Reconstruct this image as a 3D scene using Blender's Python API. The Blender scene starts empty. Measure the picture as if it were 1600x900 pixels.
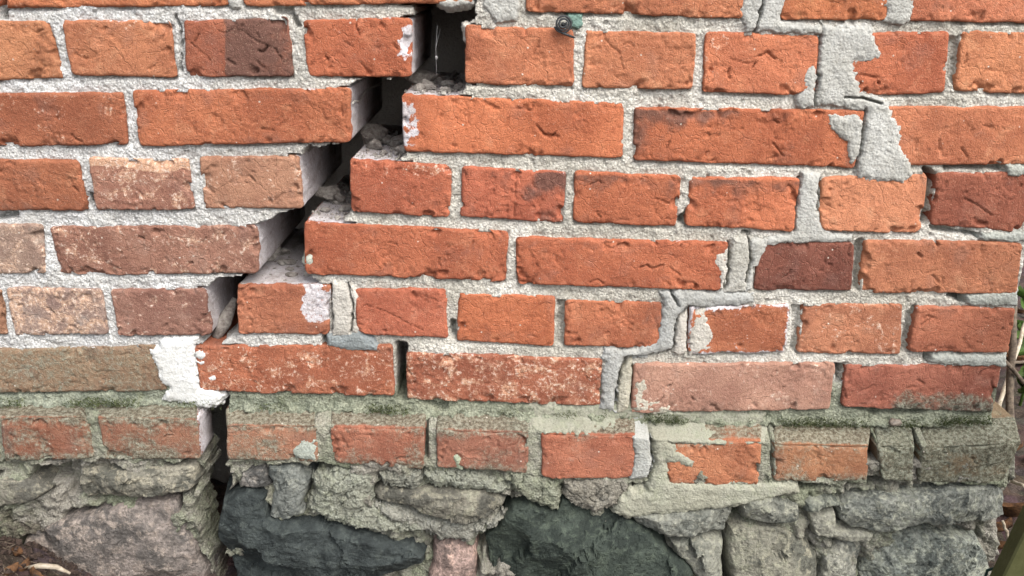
import bpy, math, random
import numpy as np
from mathutils import Vector

S = bpy.context.scene
COL = S.collection
R = math.radians

# ------------------------------------------------------------------ camera, sky, sun, exposure
F_PX, PITCH, DIST, CAM_Z = 1375.0, R(19.5), 1.0, 0.78
cam_data = bpy.data.cameras.new('camera')
cam_data.sensor_width = 36.0
cam_data.lens = 36.0 * F_PX / 1600.0
cam_data.clip_start = 0.01
cam_data.clip_end = 1000.0
cam = bpy.data.objects.new('camera', cam_data)
COL.objects.link(cam)
cam.location = (0, -DIST, CAM_Z)
cam.rotation_euler = (math.pi / 2 - PITCH, 0, 0)
S.camera = cam

SUN_DIR = Vector((0.50, -0.60, 0.95)).normalized()      # towards the sun (high, front right, veiled by cloud)
world = bpy.data.worlds.new('World')
S.world = world
world.use_nodes = True
wn, wl = world.node_tree.nodes, world.node_tree.links
sky = wn.new('ShaderNodeTexSky')
sky.sky_type = 'NISHITA'
sky.sun_disc = False
sky.sun_elevation = math.asin(SUN_DIR.z)
sky.sun_rotation = math.atan2(SUN_DIR.x, SUN_DIR.y)
sky.dust_density = 4.0
hsv = wn.new('ShaderNodeHueSaturation')
hsv.inputs['Saturation'].default_value = 0.35           # overcast: the blue is mostly veiled
bg = wn['Background']
bg.inputs['Strength'].default_value = 0.15
wl.new(sky.outputs['Color'], hsv.inputs['Color'])
wl.new(hsv.outputs['Color'], bg.inputs['Color'])
sun_data = bpy.data.lights.new('sun', 'SUN')
sun_data.energy = 1.0
sun_data.angle = R(40)
sun_data.color = (1.0, 0.95, 0.88)
sun = bpy.data.objects.new('sun', sun_data)
COL.objects.link(sun)
sun.rotation_euler = SUN_DIR.to_track_quat('Z', 'Y').to_euler()
sun.location = (1, -2, 3)

S.view_settings.view_transform = 'Standard'
S.view_settings.look = 'None'
S.view_settings.gamma = 1.0
S.view_settings.use_curve_mapping = False
S.view_settings.exposure = 1.32

# ------------------------------------------------------------------ pixel -> point on a vertical plane Y = y0
CP, SP = math.cos(PITCH), math.sin(PITCH)
PLINTH = -0.027                                         # the plinth and footing stand this far out of the wall face


def at(px, py, y0=0.0):
    a, b = (px - 800) / F_PX, (450 - py) / F_PX
    t = (y0 + DIST) / (CP + b * SP)
    return np.array((a * t, y0, CAM_Z + t * (-SP + b * CP)))


def on_ground(px, py, z0=0.0):
    a, b = (px - 800) / F_PX, (450 - py) / F_PX
    t = (z0 - CAM_Z) / (-SP + b * CP)
    return Vector((a * t, -DIST + t * (CP + b * SP), z0))


def px2(poly, y0=0.0):
    return np.array([at(x, y, y0)[[0, 2]] for x, y in poly])


# ------------------------------------------------------------------ noise
_perm = {}


def _tab(seed):
    if seed not in _perm:
        r = np.random.RandomState(seed)
        p = r.permutation(256)
        a = r.rand(256) * 2 * np.pi
        _perm[seed] = (np.concatenate([p, p]), np.cos(a), np.sin(a))
    return _perm[seed]


def pn(x, y, seed=0):
    p, gx, gy = _tab(seed % 97)
    x = np.asarray(x, float) + 37.13 * (seed % 53)
    y = np.asarray(y, float) + 11.71 * (seed % 61)
    xi, yi = np.floor(x).astype(int), np.floor(y).astype(int)
    fx, fy = x - xi, y - yi
    u, v = fx * fx * fx * (fx * (fx * 6 - 15) + 10), fy * fy * fy * (fy * (fy * 6 - 15) + 10)

    def g(i, j, dx, dy):
        h = p[p[i & 255] + (j & 255)]
        return gx[h] * dx + gy[h] * dy
    n00, n10 = g(xi, yi, fx, fy), g(xi + 1, yi, fx - 1, fy)
    n01, n11 = g(xi, yi + 1, fx, fy - 1), g(xi + 1, yi + 1, fx - 1, fy - 1)
    return 1.5 * ((n00 * (1 - u) + n10 * u) * (1 - v) + (n01 * (1 - u) + n11 * u) * v)


def fbm(x, y, size, octaves=3, seed=0, gain=0.5):
    """size = feature size in metres; result about -1..1"""
    out, amp, s = 0, 1.0, 1.0 / size
    for k in range(octaves):
        out = out + amp * pn(x * s, y * s, seed + 7 * k)
        amp *= gain
        s *= 2.03
    return out


def sm(a, b, x):
    t = np.clip((x - a) / (b - a), 0, 1)
    return t * t * (3 - 2 * t)


def poly_sdf(poly, X, Z):
    """signed distance to a polygon, negative inside"""
    poly = np.asarray(poly)
    d = np.full(X.shape, 1e9)
    inside = np.zeros(X.shape, bool)
    n = len(poly)
    for i in range(n):
        ax, az = poly[i]
        bx, bz = poly[(i + 1) % n]
        ex, ez = bx - ax, bz - az
        wx, wz = X - ax, Z - az
        t = np.clip((wx * ex + wz * ez) / (ex * ex + ez * ez + 1e-12), 0, 1)
        d = np.minimum(d, (wx - ex * t) ** 2 + (wz - ez * t) ** 2)
        c = ((az > Z) != (bz > Z))
        with np.errstate(divide='ignore', invalid='ignore'):
            xc = ax + (Z - az) * ex / (ez if abs(ez) > 1e-12 else 1e-12)
        inside ^= c & (X < xc)
    d = np.sqrt(d)
    return np.where(inside, -d, d)


def line_dist(pts, X, Z):
    d = np.full(X.shape, 1e9)
    for (ax, az), (bx, bz) in zip(pts[:-1], pts[1:]):
        ex, ez = bx - ax, bz - az
        wx, wz = X - ax, Z - az
        t = np.clip((wx * ex + wz * ez) / (ex * ex + ez * ez + 1e-12), 0, 1)
        d = np.minimum(d, np.hypot(wx - ex * t, wz - ez * t))
    return d


# ------------------------------------------------------------------ objects
def link(name, verts, faces, mat, parent=None, smooth=True, cols=None, origin=None):
    """one mesh object; verts in world space, faces an (n,4) array or a list of lists; cols: dict of (n,4) colour layers"""
    verts = np.asarray(verts, float)
    o0 = verts.mean(0) if origin is None else np.asarray(origin, float)
    me = bpy.data.meshes.new(name)
    if isinstance(faces, np.ndarray):
        n = len(faces)
        me.vertices.add(len(verts))
        me.vertices.foreach_set('co', (verts - o0).astype(np.float32).ravel())
        me.loops.add(n * 4)
        me.loops.foreach_set('vertex_index', faces.astype(np.int32).ravel())
        me.polygons.add(n)
        me.polygons.foreach_set('loop_start', np.arange(0, n * 4, 4, dtype=np.int32))
        me.update(calc_edges=True)
        me.validate()
    else:
        me.from_pydata([tuple(v) for v in verts - o0], [], [list(f) for f in faces])
    me.polygons.foreach_set('use_smooth', [smooth] * len(me.polygons))
    for k, c in (cols or {}).items():
        at_ = me.attributes.new(k, 'FLOAT_COLOR', 'POINT')
        at_.data.foreach_set('color', np.asarray(c, np.float32).ravel())
    me.materials.append(mat)
    ob = bpy.data.objects.new(name, me)
    COL.objects.link(ob)
    ob.location = o0
    if parent is not None:
        ob.parent = parent
        ob.matrix_parent_inverse.identity()
        ob.location = Vector(o0) - parent.location
    return ob


def tag(o, label=None, cat=None, group=None, kind=None):
    if label:
        o['label'] = label
    if cat:
        o['category'] = cat
    if group:
        o['group'] = group
    if kind:
        o['kind'] = kind
    return o


def thing(name, loc, label, cat, group=None):
    o = bpy.data.objects.new(name, None)
    o.empty_display_size = 0.05
    COL.objects.link(o)
    o.location = loc
    return tag(o, label, cat, group)


def tube(pts, radii, seg=8):
    """verts, faces of a tube along pts"""
    pts = [Vector(p) for p in pts]
    if not hasattr(radii, '__len__'):
        radii = [radii] * len(pts)
    V, Fc = [], []
    side = None
    for i, p in enumerate(pts):
        d = (pts[min(i + 1, len(pts) - 1)] - pts[max(i - 1, 0)]).normalized()
        if side is None:
            side = d.orthogonal().normalized()
        side = (side - d * side.dot(d)).normalized()
        b = d.cross(side)
        for k in range(seg):
            a = 2 * math.pi * k / seg
            V.append(p + (side * math.cos(a) + b * math.sin(a)) * radii[i])
    for i in range(len(pts) - 1):
        for k in range(seg):
            k2 = (k + 1) % seg
            Fc.append([i * seg + k, i * seg + k2, (i + 1) * seg + k2, (i + 1) * seg + k])
    Fc.append([*range(seg)][::-1])
    Fc.append([(len(pts) - 1) * seg + k for k in range(seg)])
    return np.array([tuple(v) for v in V]), Fc


# ------------------------------------------------------------------ materials
class NT:
    """tiny helper for node graphs"""
    def __init__(s, name):
        s.m = bpy.data.materials.new(name)
        s.m.use_nodes = True
        s.n, s.l = s.m.node_tree.nodes, s.m.node_tree.links
        s.b = s.n['Principled BSDF']
        s.b.inputs['Specular IOR Level'].default_value = 0.25

    def put(s, sock, v):
        if hasattr(v, 'is_output') or isinstance(v, bpy.types.NodeSocket):
            s.l.new(v, sock)
        else:
            sock.default_value = v

    def coords(s, rnd=True):
        tc = s.n.new('ShaderNodeTexCoord')
        if not rnd:
            g = s.n.new('ShaderNodeNewGeometry')
            return g.outputs['Position']
        oi = s.n.new('ShaderNodeObjectInfo')
        m = s.n.new('ShaderNodeVectorMath')
        m.operation = 'SCALE'
        m.inputs[0].default_value = (37, 17, 53)
        s.l.new(oi.outputs['Random'], m.inputs['Scale'])
        a = s.n.new('ShaderNodeVectorMath')
        s.l.new(tc.outputs['Object'], a.inputs[0])
        s.l.new(m.outputs[0], a.inputs[1])
        s.rand = oi.outputs['Random']
        return a.outputs[0]

    def noise(s, co, scale, detail=3, rough=0.55, dist=0.0):
        t = s.n.new('ShaderNodeTexNoise')
        s.l.new(co, t.inputs['Vector'])
        t.inputs['Scale'].default_value = scale
        t.inputs['Detail'].default_value = detail
        t.inputs['Roughness'].default_value = rough
        t.inputs['Distortion'].default_value = dist
        return t.outputs['Fac']

    def voro(s, co, scale, feature='F1', out='Distance', rnd=1.0):
        t = s.n.new('ShaderNodeTexVoronoi')
        t.feature = feature
        s.l.new(co, t.inputs['Vector'])
        t.inputs['Scale'].default_value = scale
        t.inputs['Randomness'].default_value = rnd
        return t.outputs[out]

    def math(s, op, a, b=0.0, clamp=False):
        t = s.n.new('ShaderNodeMath')
        t.operation = op
        t.use_clamp = clamp
        s.put(t.inputs[0], a)
        s.put(t.inputs[1], b)
        return t.outputs[0]

    def ramp(s, x, a, b, lo=0.0, hi=1.0):
        t = s.n.new('ShaderNodeMapRange')
        t.interpolation_type = 'SMOOTHSTEP'
        s.put(t.inputs['Value'], x)
        for k, v in (('From Min', a), ('From Max', b), ('To Min', lo), ('To Max', hi)):
            t.inputs[k].default_value = v
        return t.outputs['Result']

    def mix(s, f, a, b, mode='MIX'):
        t = s.n.new('ShaderNodeMix')
        t.data_type = 'RGBA'
        t.blend_type = mode
        s.put(t.inputs['Factor'], f)
        for i, v in ((6, a), (7, b)):
            if isinstance(v, tuple) and len(v) == 3:
                v = (*v, 1)
            s.put(t.inputs[i], v)
        return t.outputs[2]

    def attr(s, name):
        t = s.n.new('ShaderNodeAttribute')
        t.attribute_name = name
        sp = s.n.new('ShaderNodeSeparateColor')
        s.l.new(t.outputs['Color'], sp.inputs[0])
        return t.outputs['Color'], sp.outputs[0], sp.outputs[1], sp.outputs[2], t.outputs['Alpha']

    def bump(s, h, dist=0.001, strength=1.0, prev=None):
        t = s.n.new('ShaderNodeBump')
        t.inputs['Distance'].default_value = dist
        s.put(t.inputs['Strength'], strength)
        s.l.new(h, t.inputs['Height'])
        if prev is not None:
            s.l.new(prev, t.inputs['Normal'])
        return t.outputs[0]

    def out(s, col, rough=0.9, normal=None):
        s.put(s.b.inputs['Base Color'], (*col, 1) if isinstance(col, tuple) and len(col) == 3 else col)
        s.put(s.b.inputs['Roughness'], rough)
        if normal is not None:
            s.l.new(normal, s.b.inputs['Normal'])
        return s.m


def brick_material():
    t = NT('fired_brick')
    co = t.coords()
    base, *_ = t.attr('base')
    _, bloom, green, dark, mort = t.attr('wear')
    n_big = t.noise(co, 14, 4, 0.6, 0.3)
    n_mid = t.noise(co, 55, 4, 0.65, 0.5)
    n_sml = t.noise(co, 240, 3, 0.7)
    n_fin = t.noise(co, 900, 2, 0.6)
    # firing tone: lighter and darker fields
    c = t.mix(t.ramp(n_big, 0.35, 0.66), t.mix(1.0, base, (1.12, 1.14, 1.14), 'MULTIPLY'), t.mix(1.0, base, (0.78, 0.73, 0.74), 'MULTIPLY'))
    c = t.mix(t.ramp(n_mid, 0.56, 0.74, 0, 0.55), c, t.mix(1.0, base, (1.28, 1.45, 1.6), 'MULTIPLY'))
    c = t.mix(t.ramp(n_mid, 0.24, 0.42, 0.6, 0), c, t.mix(1.0, base, (0.62, 0.5, 0.5), 'MULTIPLY'))
    n_smu = t.noise(t_warp(t, co, 8, 0.03), 26, 3, 0.6)
    c = t.mix(t.ramp(n_smu, 0.55, 0.72, 0.0, 0.42), c, t.mix(0.55, base, (0.17, 0.115, 0.10)))
    n_lit = t.noise(t_warp(t, co, 12, 0.02), 34, 4, 0.62)
    c = t.mix(t.ramp(n_lit, 0.55, 0.72, 0.0, 0.60), c, t.mix(1.0, base, (1.22, 1.50, 1.62), 'MULTIPLY'))
    # burnt grey-purple patches
    f = t.ramp(t.math('ADD', t.math('MULTIPLY', n_big, 0.6), t.math('ADD', t.math('MULTIPLY', n_mid, 0.4), t.math('SUBTRACT', dark, 1.0))), -0.12, 0.14)
    c = t.mix(f, c, t.mix(0.72, base, (0.085, 0.060, 0.052)))
    # pale weathered skin / bloom, crusty outline
    f = t.ramp(t.math('ADD', t.math('ADD', t.math('MULTIPLY', n_mid, 0.62), t.math('MULTIPLY', n_sml, 0.38)), t.math('SUBTRACT', bloom, 1.0)), -0.06, 0.09)
    pale = t.mix(0.66, base, (0.66, 0.42, 0.27))
    pale = t.mix(t.ramp(n_sml, 0.5, 0.66), pale, (0.62, 0.49, 0.40))
    c = t.mix(t.math('MULTIPLY', f, 0.85), c, pale)
    # algae and dirt
    f = t.ramp(t.math('ADD', t.math('ADD', t.math('MULTIPLY', n_mid, 0.45), t.math('ADD', t.math('MULTIPLY', n_sml, 0.35), t.math('MULTIPLY', n_fin, 0.2))), t.math('SUBTRACT', green, 1.0)), -0.14, 0.14)
    alg = t.mix(t.ramp(n_sml, 0.38, 0.62), (0.080, 0.084, 0.060), (0.225, 0.235, 0.180))
    c = t.mix(t.math('MULTIPLY', f, 0.85), c, alg)
    # mortar residue
    f = t.ramp(t.math('ADD', t.math('ADD', t.math('MULTIPLY', n_mid, 0.4), t.math('MULTIPLY', n_sml, 0.6)), t.math('SUBTRACT', mort, 1.0)), -0.04, 0.06)
    res = t.mix(n_sml, (0.46, 0.43, 0.44), (0.66, 0.63, 0.645))
    res = t.mix(t.ramp(n_mid, 0.50, 0.68, 0, 0.65), res, (0.33, 0.28, 0.26))
    res = t.mix(t.ramp(n_big, 0.52, 0.66, 0, 0.5), res, (0.30, 0.26, 0.24))
    c = t.mix(f, c, res)
    # sand grains, soot specks
    v = t.voro(co, 330)
    c = t.mix(t.ramp(v, 0.10, 0.22, 0.5, 0), c, t.mix(0.6, c, (0.62, 0.47, 0.34)))
    v2 = t.voro(co, 150)
    c = t.mix(t.ramp(v2, 0.05, 0.13, 0.8, 0), c, t.mix(1.0, c, (0.32, 0.28, 0.27), 'MULTIPLY'))
    v3 = t.voro(co, 48)
    c = t.mix(t.ramp(v3, 0.035, 0.065, 0.85, 0), c, (0.62, 0.56, 0.48))
    c = t.mix(t.ramp(n_fin, 0.40, 0.70, 0.0, 0.55), c, t.mix(1.0, c, (0.58, 0.54, 0.52), 'MULTIPLY'))
    c = t.mix(t.ramp(n_sml, 0.52, 0.68, 0.0, 0.40), c, t.mix(1.0, c, (1.32, 1.42, 1.5), 'MULTIPLY'))
    c = t.mix(t.ramp(n_sml, 0.30, 0.44, 0.45, 0.0), c, t.mix(1.0, c, (0.55, 0.50, 0.50), 'MULTIPLY'))
    h = t.math('ADD', t.math('MULTIPLY', n_sml, 0.55), t.math('MULTIPLY', n_fin, 0.45))
    nr = t.bump(h, 0.0040, 0.85)
    cr = t.voro(t_warp(t, co, 30, 0.02), 36, 'DISTANCE_TO_EDGE')
    crack = t.math('MULTIPLY', t.ramp(cr, 0.0, 0.035), t.ramp(n_big, 0.45, 0.6, 1, 0))
    crack = t.math('ADD', crack, t.ramp(n_big, 0.45, 0.6, 0, 1))
    nr = t.bump(crack, 0.0009, 0.6, nr)
    return t.out(c, 0.92, nr)


def t_warp(t, co, scale, amt):
    n = t.n.new('ShaderNodeTexNoise')
    n.inputs['Scale'].default_value = scale
    n.inputs['Detail'].default_value = 3
    t.l.new(co, n.inputs['Vector'])
    m = t.n.new('ShaderNodeVectorMath')
    m.operation = 'MULTIPLY_ADD'
    t.l.new(n.outputs['Color'], m.inputs[0])
    m.inputs[1].default_value = (amt * 2,) * 3
    t.l.new(co, m.inputs[2])
    return m.outputs[0]


def mortar_material():
    t = NT('lime_mortar')
    co = t.coords(False)
    base, *_ = t.attr('base')
    _, grit, green, stain, grain = t.attr('wear')
    n_big = t.noise(co, 20, 3, 0.6)
    n_mid = t.noise(co, 90, 4, 0.65)
    n_sml = t.noise(co, 420, 3, 0.7)
    n_fin = t.noise(co, 1300, 2, 0.6)
    c = t.mix(t.ramp(n_big, 0.3, 0.7), t.mix(1.0, base, (0.84, 0.83, 0.80), 'MULTIPLY'), base)
    c = t.mix(t.ramp(n_mid, 0.50, 0.72, 0, 0.5), c, t.mix(1.0, base, (0.72, 0.70, 0.66), 'MULTIPLY'))
    c = t.mix(t.ramp(n_sml, 0.50, 0.68, 0, 0.7), c, t.mix(1.0, base, (0.56, 0.54, 0.50), 'MULTIPLY'))
    c = t.mix(t.math('MULTIPLY', t.ramp(n_fin, 0.52, 0.70, 0, 0.6), grain), c, t.mix(1.0, base, (0.50, 0.47, 0.44), 'MULTIPLY'))
    # grit in the mix
    gv = t.voro(co, 170)
    gc = t.voro(co, 170, out='Color')
    c = t.mix(t.math('MULTIPLY', t.ramp(gv, 0.10, 0.20, 1, 0), grit), c, t.mix(gc, (0.20, 0.16, 0.13), (0.42, 0.40, 0.38)))
    # earth-brown staining
    f = t.ramp(t.math('ADD', t.math('MULTIPLY', t.math('ADD', n_big, n_mid), 0.5), t.math('SUBTRACT', stain, 1.0)), -0.08, 0.12)
    c = t.mix(t.math('MULTIPLY', f, 0.85), c, t.mix(n_sml, (0.055, 0.042, 0.036), (0.17, 0.13, 0.11)))
    # green algae film
    f = t.ramp(t.math('ADD', t.math('ADD', t.math('MULTIPLY', n_big, 0.4), t.math('ADD', t.math('MULTIPLY', n_mid, 0.4), t.math('MULTIPLY', n_sml, 0.2))), t.math('SUBTRACT', green, 1.0)), -0.18, 0.18)
    alg = t.mix(t.ramp(n_mid, 0.35, 0.65), (0.085, 0.110, 0.055), (0.250, 0.275, 0.185))
    c = t.mix(t.math('MULTIPLY', f, 0.8), c, alg)
    h = t.math('ADD', t.math('MULTIPLY', n_sml, 0.75), t.math('MULTIPLY', n_fin, 0.25))
    gr_ = t.voro(co, 330)
    c = t.mix(t.math('MULTIPLY', t.ramp(gr_, 0.42, 0.75, 0, 0.45), grain), c, t.mix(1.0, c, (0.50, 0.48, 0.45), 'MULTIPLY'))
    bs = t.math('ADD', t.math('MULTIPLY', grain, 0.65), 0.25)
    nr = t.bump(h, 0.0050, bs)
    nr = t.bump(t.math('MULTIPLY', gr_, -1.0), 0.0016, bs, nr)
    return t.out(c, 0.95, nr)


def stone_material():
    t = NT('field_stone')
    co = t.coords()
    base, *_ = t.attr('base')
    _, speck, green, stain, vein = t.attr('wear')
    n_big = t.noise(co, 16, 4, 0.6, 0.6)
    n_mid = t.noise(co, 70, 4, 0.7, 0.4)
    n_sml = t.noise(co, 330, 3, 0.7)
    c = t.mix(t.ramp(n_big, 0.38, 0.62), t.mix(1.0, base, (0.50, 0.52, 0.52), 'MULTIPLY'), t.mix(1.0, base, (1.15, 1.13, 1.10), 'MULTIPLY'))
    c = t.mix(t.ramp(n_mid, 0.48, 0.66, 0, 0.8), c, t.mix(1.0, base, (1.75, 1.68, 1.55), 'MULTIPLY'))
    c = t.mix(t.ramp(n_mid, 0.30, 0.44, 0.7, 0), c, t.mix(1.0, base, (0.40, 0.41, 0.40), 'MULTIPLY'))
    v = t.voro(co, 300, out='Color')
    sv = t.n.new('ShaderNodeSeparateColor')
    t.l.new(v, sv.inputs[0])
    g = t.ramp(sv.outputs[0], 0.1, 0.9, 0.35, 1.75)
    gm = t.n.new('ShaderNodeCombineColor')
    for k in range(3):
        t.l.new(g, gm.inputs[k])
    c = t.mix(t.math('MULTIPLY', speck, 0.7), c, t.mix(1.0, c, gm.outputs[0], 'MULTIPLY'))
    c = t.mix(t.ramp(n_sml, 0.55, 0.72, 0, 0.6), c, t.mix(1.0, c, (0.5, 0.48, 0.47), 'MULTIPLY'))
    # mortar smears and pale crust
    f = t.ramp(t.math('ADD', t.math('ADD', t.math('MULTIPLY', n_big, 0.5), t.math('MULTIPLY', n_mid, 0.5)), t.math('SUBTRACT', vein, 1.0)), -0.02, 0.08)
    c = t.mix(t.math('MULTIPLY', f, 0.75), c, (0.36, 0.31, 0.27))
    f = t.ramp(t.math('ADD', t.math('ADD', t.math('MULTIPLY', n_big, 0.4), t.math('MULTIPLY', n_mid, 0.6)), t.math('SUBTRACT', green, 1.0)), -0.16, 0.16)
    alg = t.mix(t.ramp(n_sml, 0.35, 0.65), (0.075, 0.092, 0.060), (0.200, 0.220, 0.165))
    c = t.mix(t.math('MULTIPLY', f, 0.75), c, alg)
    f = t.ramp(t.math('ADD', t.math('MULTIPLY', t.math('ADD', n_big, n_mid), 0.5), t.math('SUBTRACT', stain, 1.0)), -0.12, 0.12)
    c = t.mix(t.math('MULTIPLY', f, 0.85), c, t.mix(n_sml, (0.045, 0.034, 0.030), (0.14, 0.105, 0.09)))
    h = t.math('ADD', t.math('MULTIPLY', n_mid, 0.55), t.math('MULTIPLY', n_sml, 0.45))
    nr = t.bump(h, 0.0045, 0.9)
    return t.out(c, 0.8, nr)


def soil_material():
    t = NT('soil')
    co = t.coords(False)
    a, b = t.noise(co, 30, 5, 0.7), t.noise(co, 300, 4, 0.7)
    c = t.mix(t.ramp(a, 0.35, 0.65), (0.035, 0.024, 0.020), (0.105, 0.075, 0.062))
    c = t.mix(t.ramp(b, 0.52, 0.75), c, (0.19, 0.145, 0.125))
    v = t.voro(co, 45, out='Color')
    c = t.mix(0.25, c, t.mix(1.0, c, v, 'MULTIPLY'))
    return t.out(c, 0.95, t.bump(b, 0.006, 1.0))


def plain_material(name, ca, cb, scale=120, rough=0.7, bump=0.001):
    t = NT(name)
    co = t.coords()
    n = t.noise(co, scale, 4, 0.65, 0.4)
    f = t.ramp(n, 0.3, 0.7)
    c = t.mix(f, ca, cb)
    c = t.mix(t.math('MULTIPLY', t.rand, 0.5), c, t.mix(1.0, c, (0.45, 0.4, 0.38), 'MULTIPLY'))
    return t.out(c, rough, t.bump(t.noise(co, scale * 4, 3), bump, 0.6))


M_BRICK, M_MORTAR, M_STONE, M_SOIL = brick_material(), mortar_material(), stone_material(), soil_material()
M_WIRE = plain_material('dark_iron', (0.020, 0.022, 0.025), (0.055, 0.058, 0.062), 300, 0.45)
M_GREENWIRE = plain_material('green_coating', (0.010, 0.030, 0.024), (0.020, 0.050, 0.040), 200, 0.35)
M_LEAF = plain_material('dry_leaf', (0.050, 0.026, 0.013), (0.165, 0.082, 0.036), 90, 0.8, 0.003)
M_TWIG = plain_material('dry_twig', (0.060, 0.046, 0.034), (0.17, 0.135, 0.10), 160, 0.85)
M_STRAW = plain_material('pale_straw', (0.28, 0.24, 0.17), (0.50, 0.44, 0.35), 160, 0.7)
M_OLIVE = plain_material('olive_paint', (0.060, 0.064, 0.022), (0.085, 0.090, 0.036), 40, 0.6)
M_WEED = plain_material('weed_leaf', (0.05, 0.11, 0.02), (0.12, 0.20, 0.05), 60, 0.55)
M_CHUNK = plain_material('crumbled_mortar', (0.16, 0.14, 0.125), (0.36, 0.34, 0.31), 200, 0.95, 0.003)
M_WEB = plain_material('web_silk', (0.30, 0.30, 0.30), (0.45, 0.45, 0.46), 100, 0.6)
M_SNAIL = plain_material('snail_shell', (0.10, 0.085, 0.07), (0.26, 0.22, 0.18), 300, 0.35)

# ------------------------------------------------------------------ what the photograph shows, in its own pixels
# base colours of the clay
O = (0.45, 0.130, 0.048)
OL = (0.48, 0.160, 0.064)
RR = (0.37, 0.084, 0.034)
RO = (0.41, 0.102, 0.038)
DK = (0.20, 0.055, 0.034)
BR = (0.33, 0.112, 0.052)
TN = (0.45, 0.155, 0.070)
PK = (0.33, 0.19, 0.145)
PB = (0.30, 0.145, 0.085)
OLV = (0.24, 0.145, 0.075)
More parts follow.
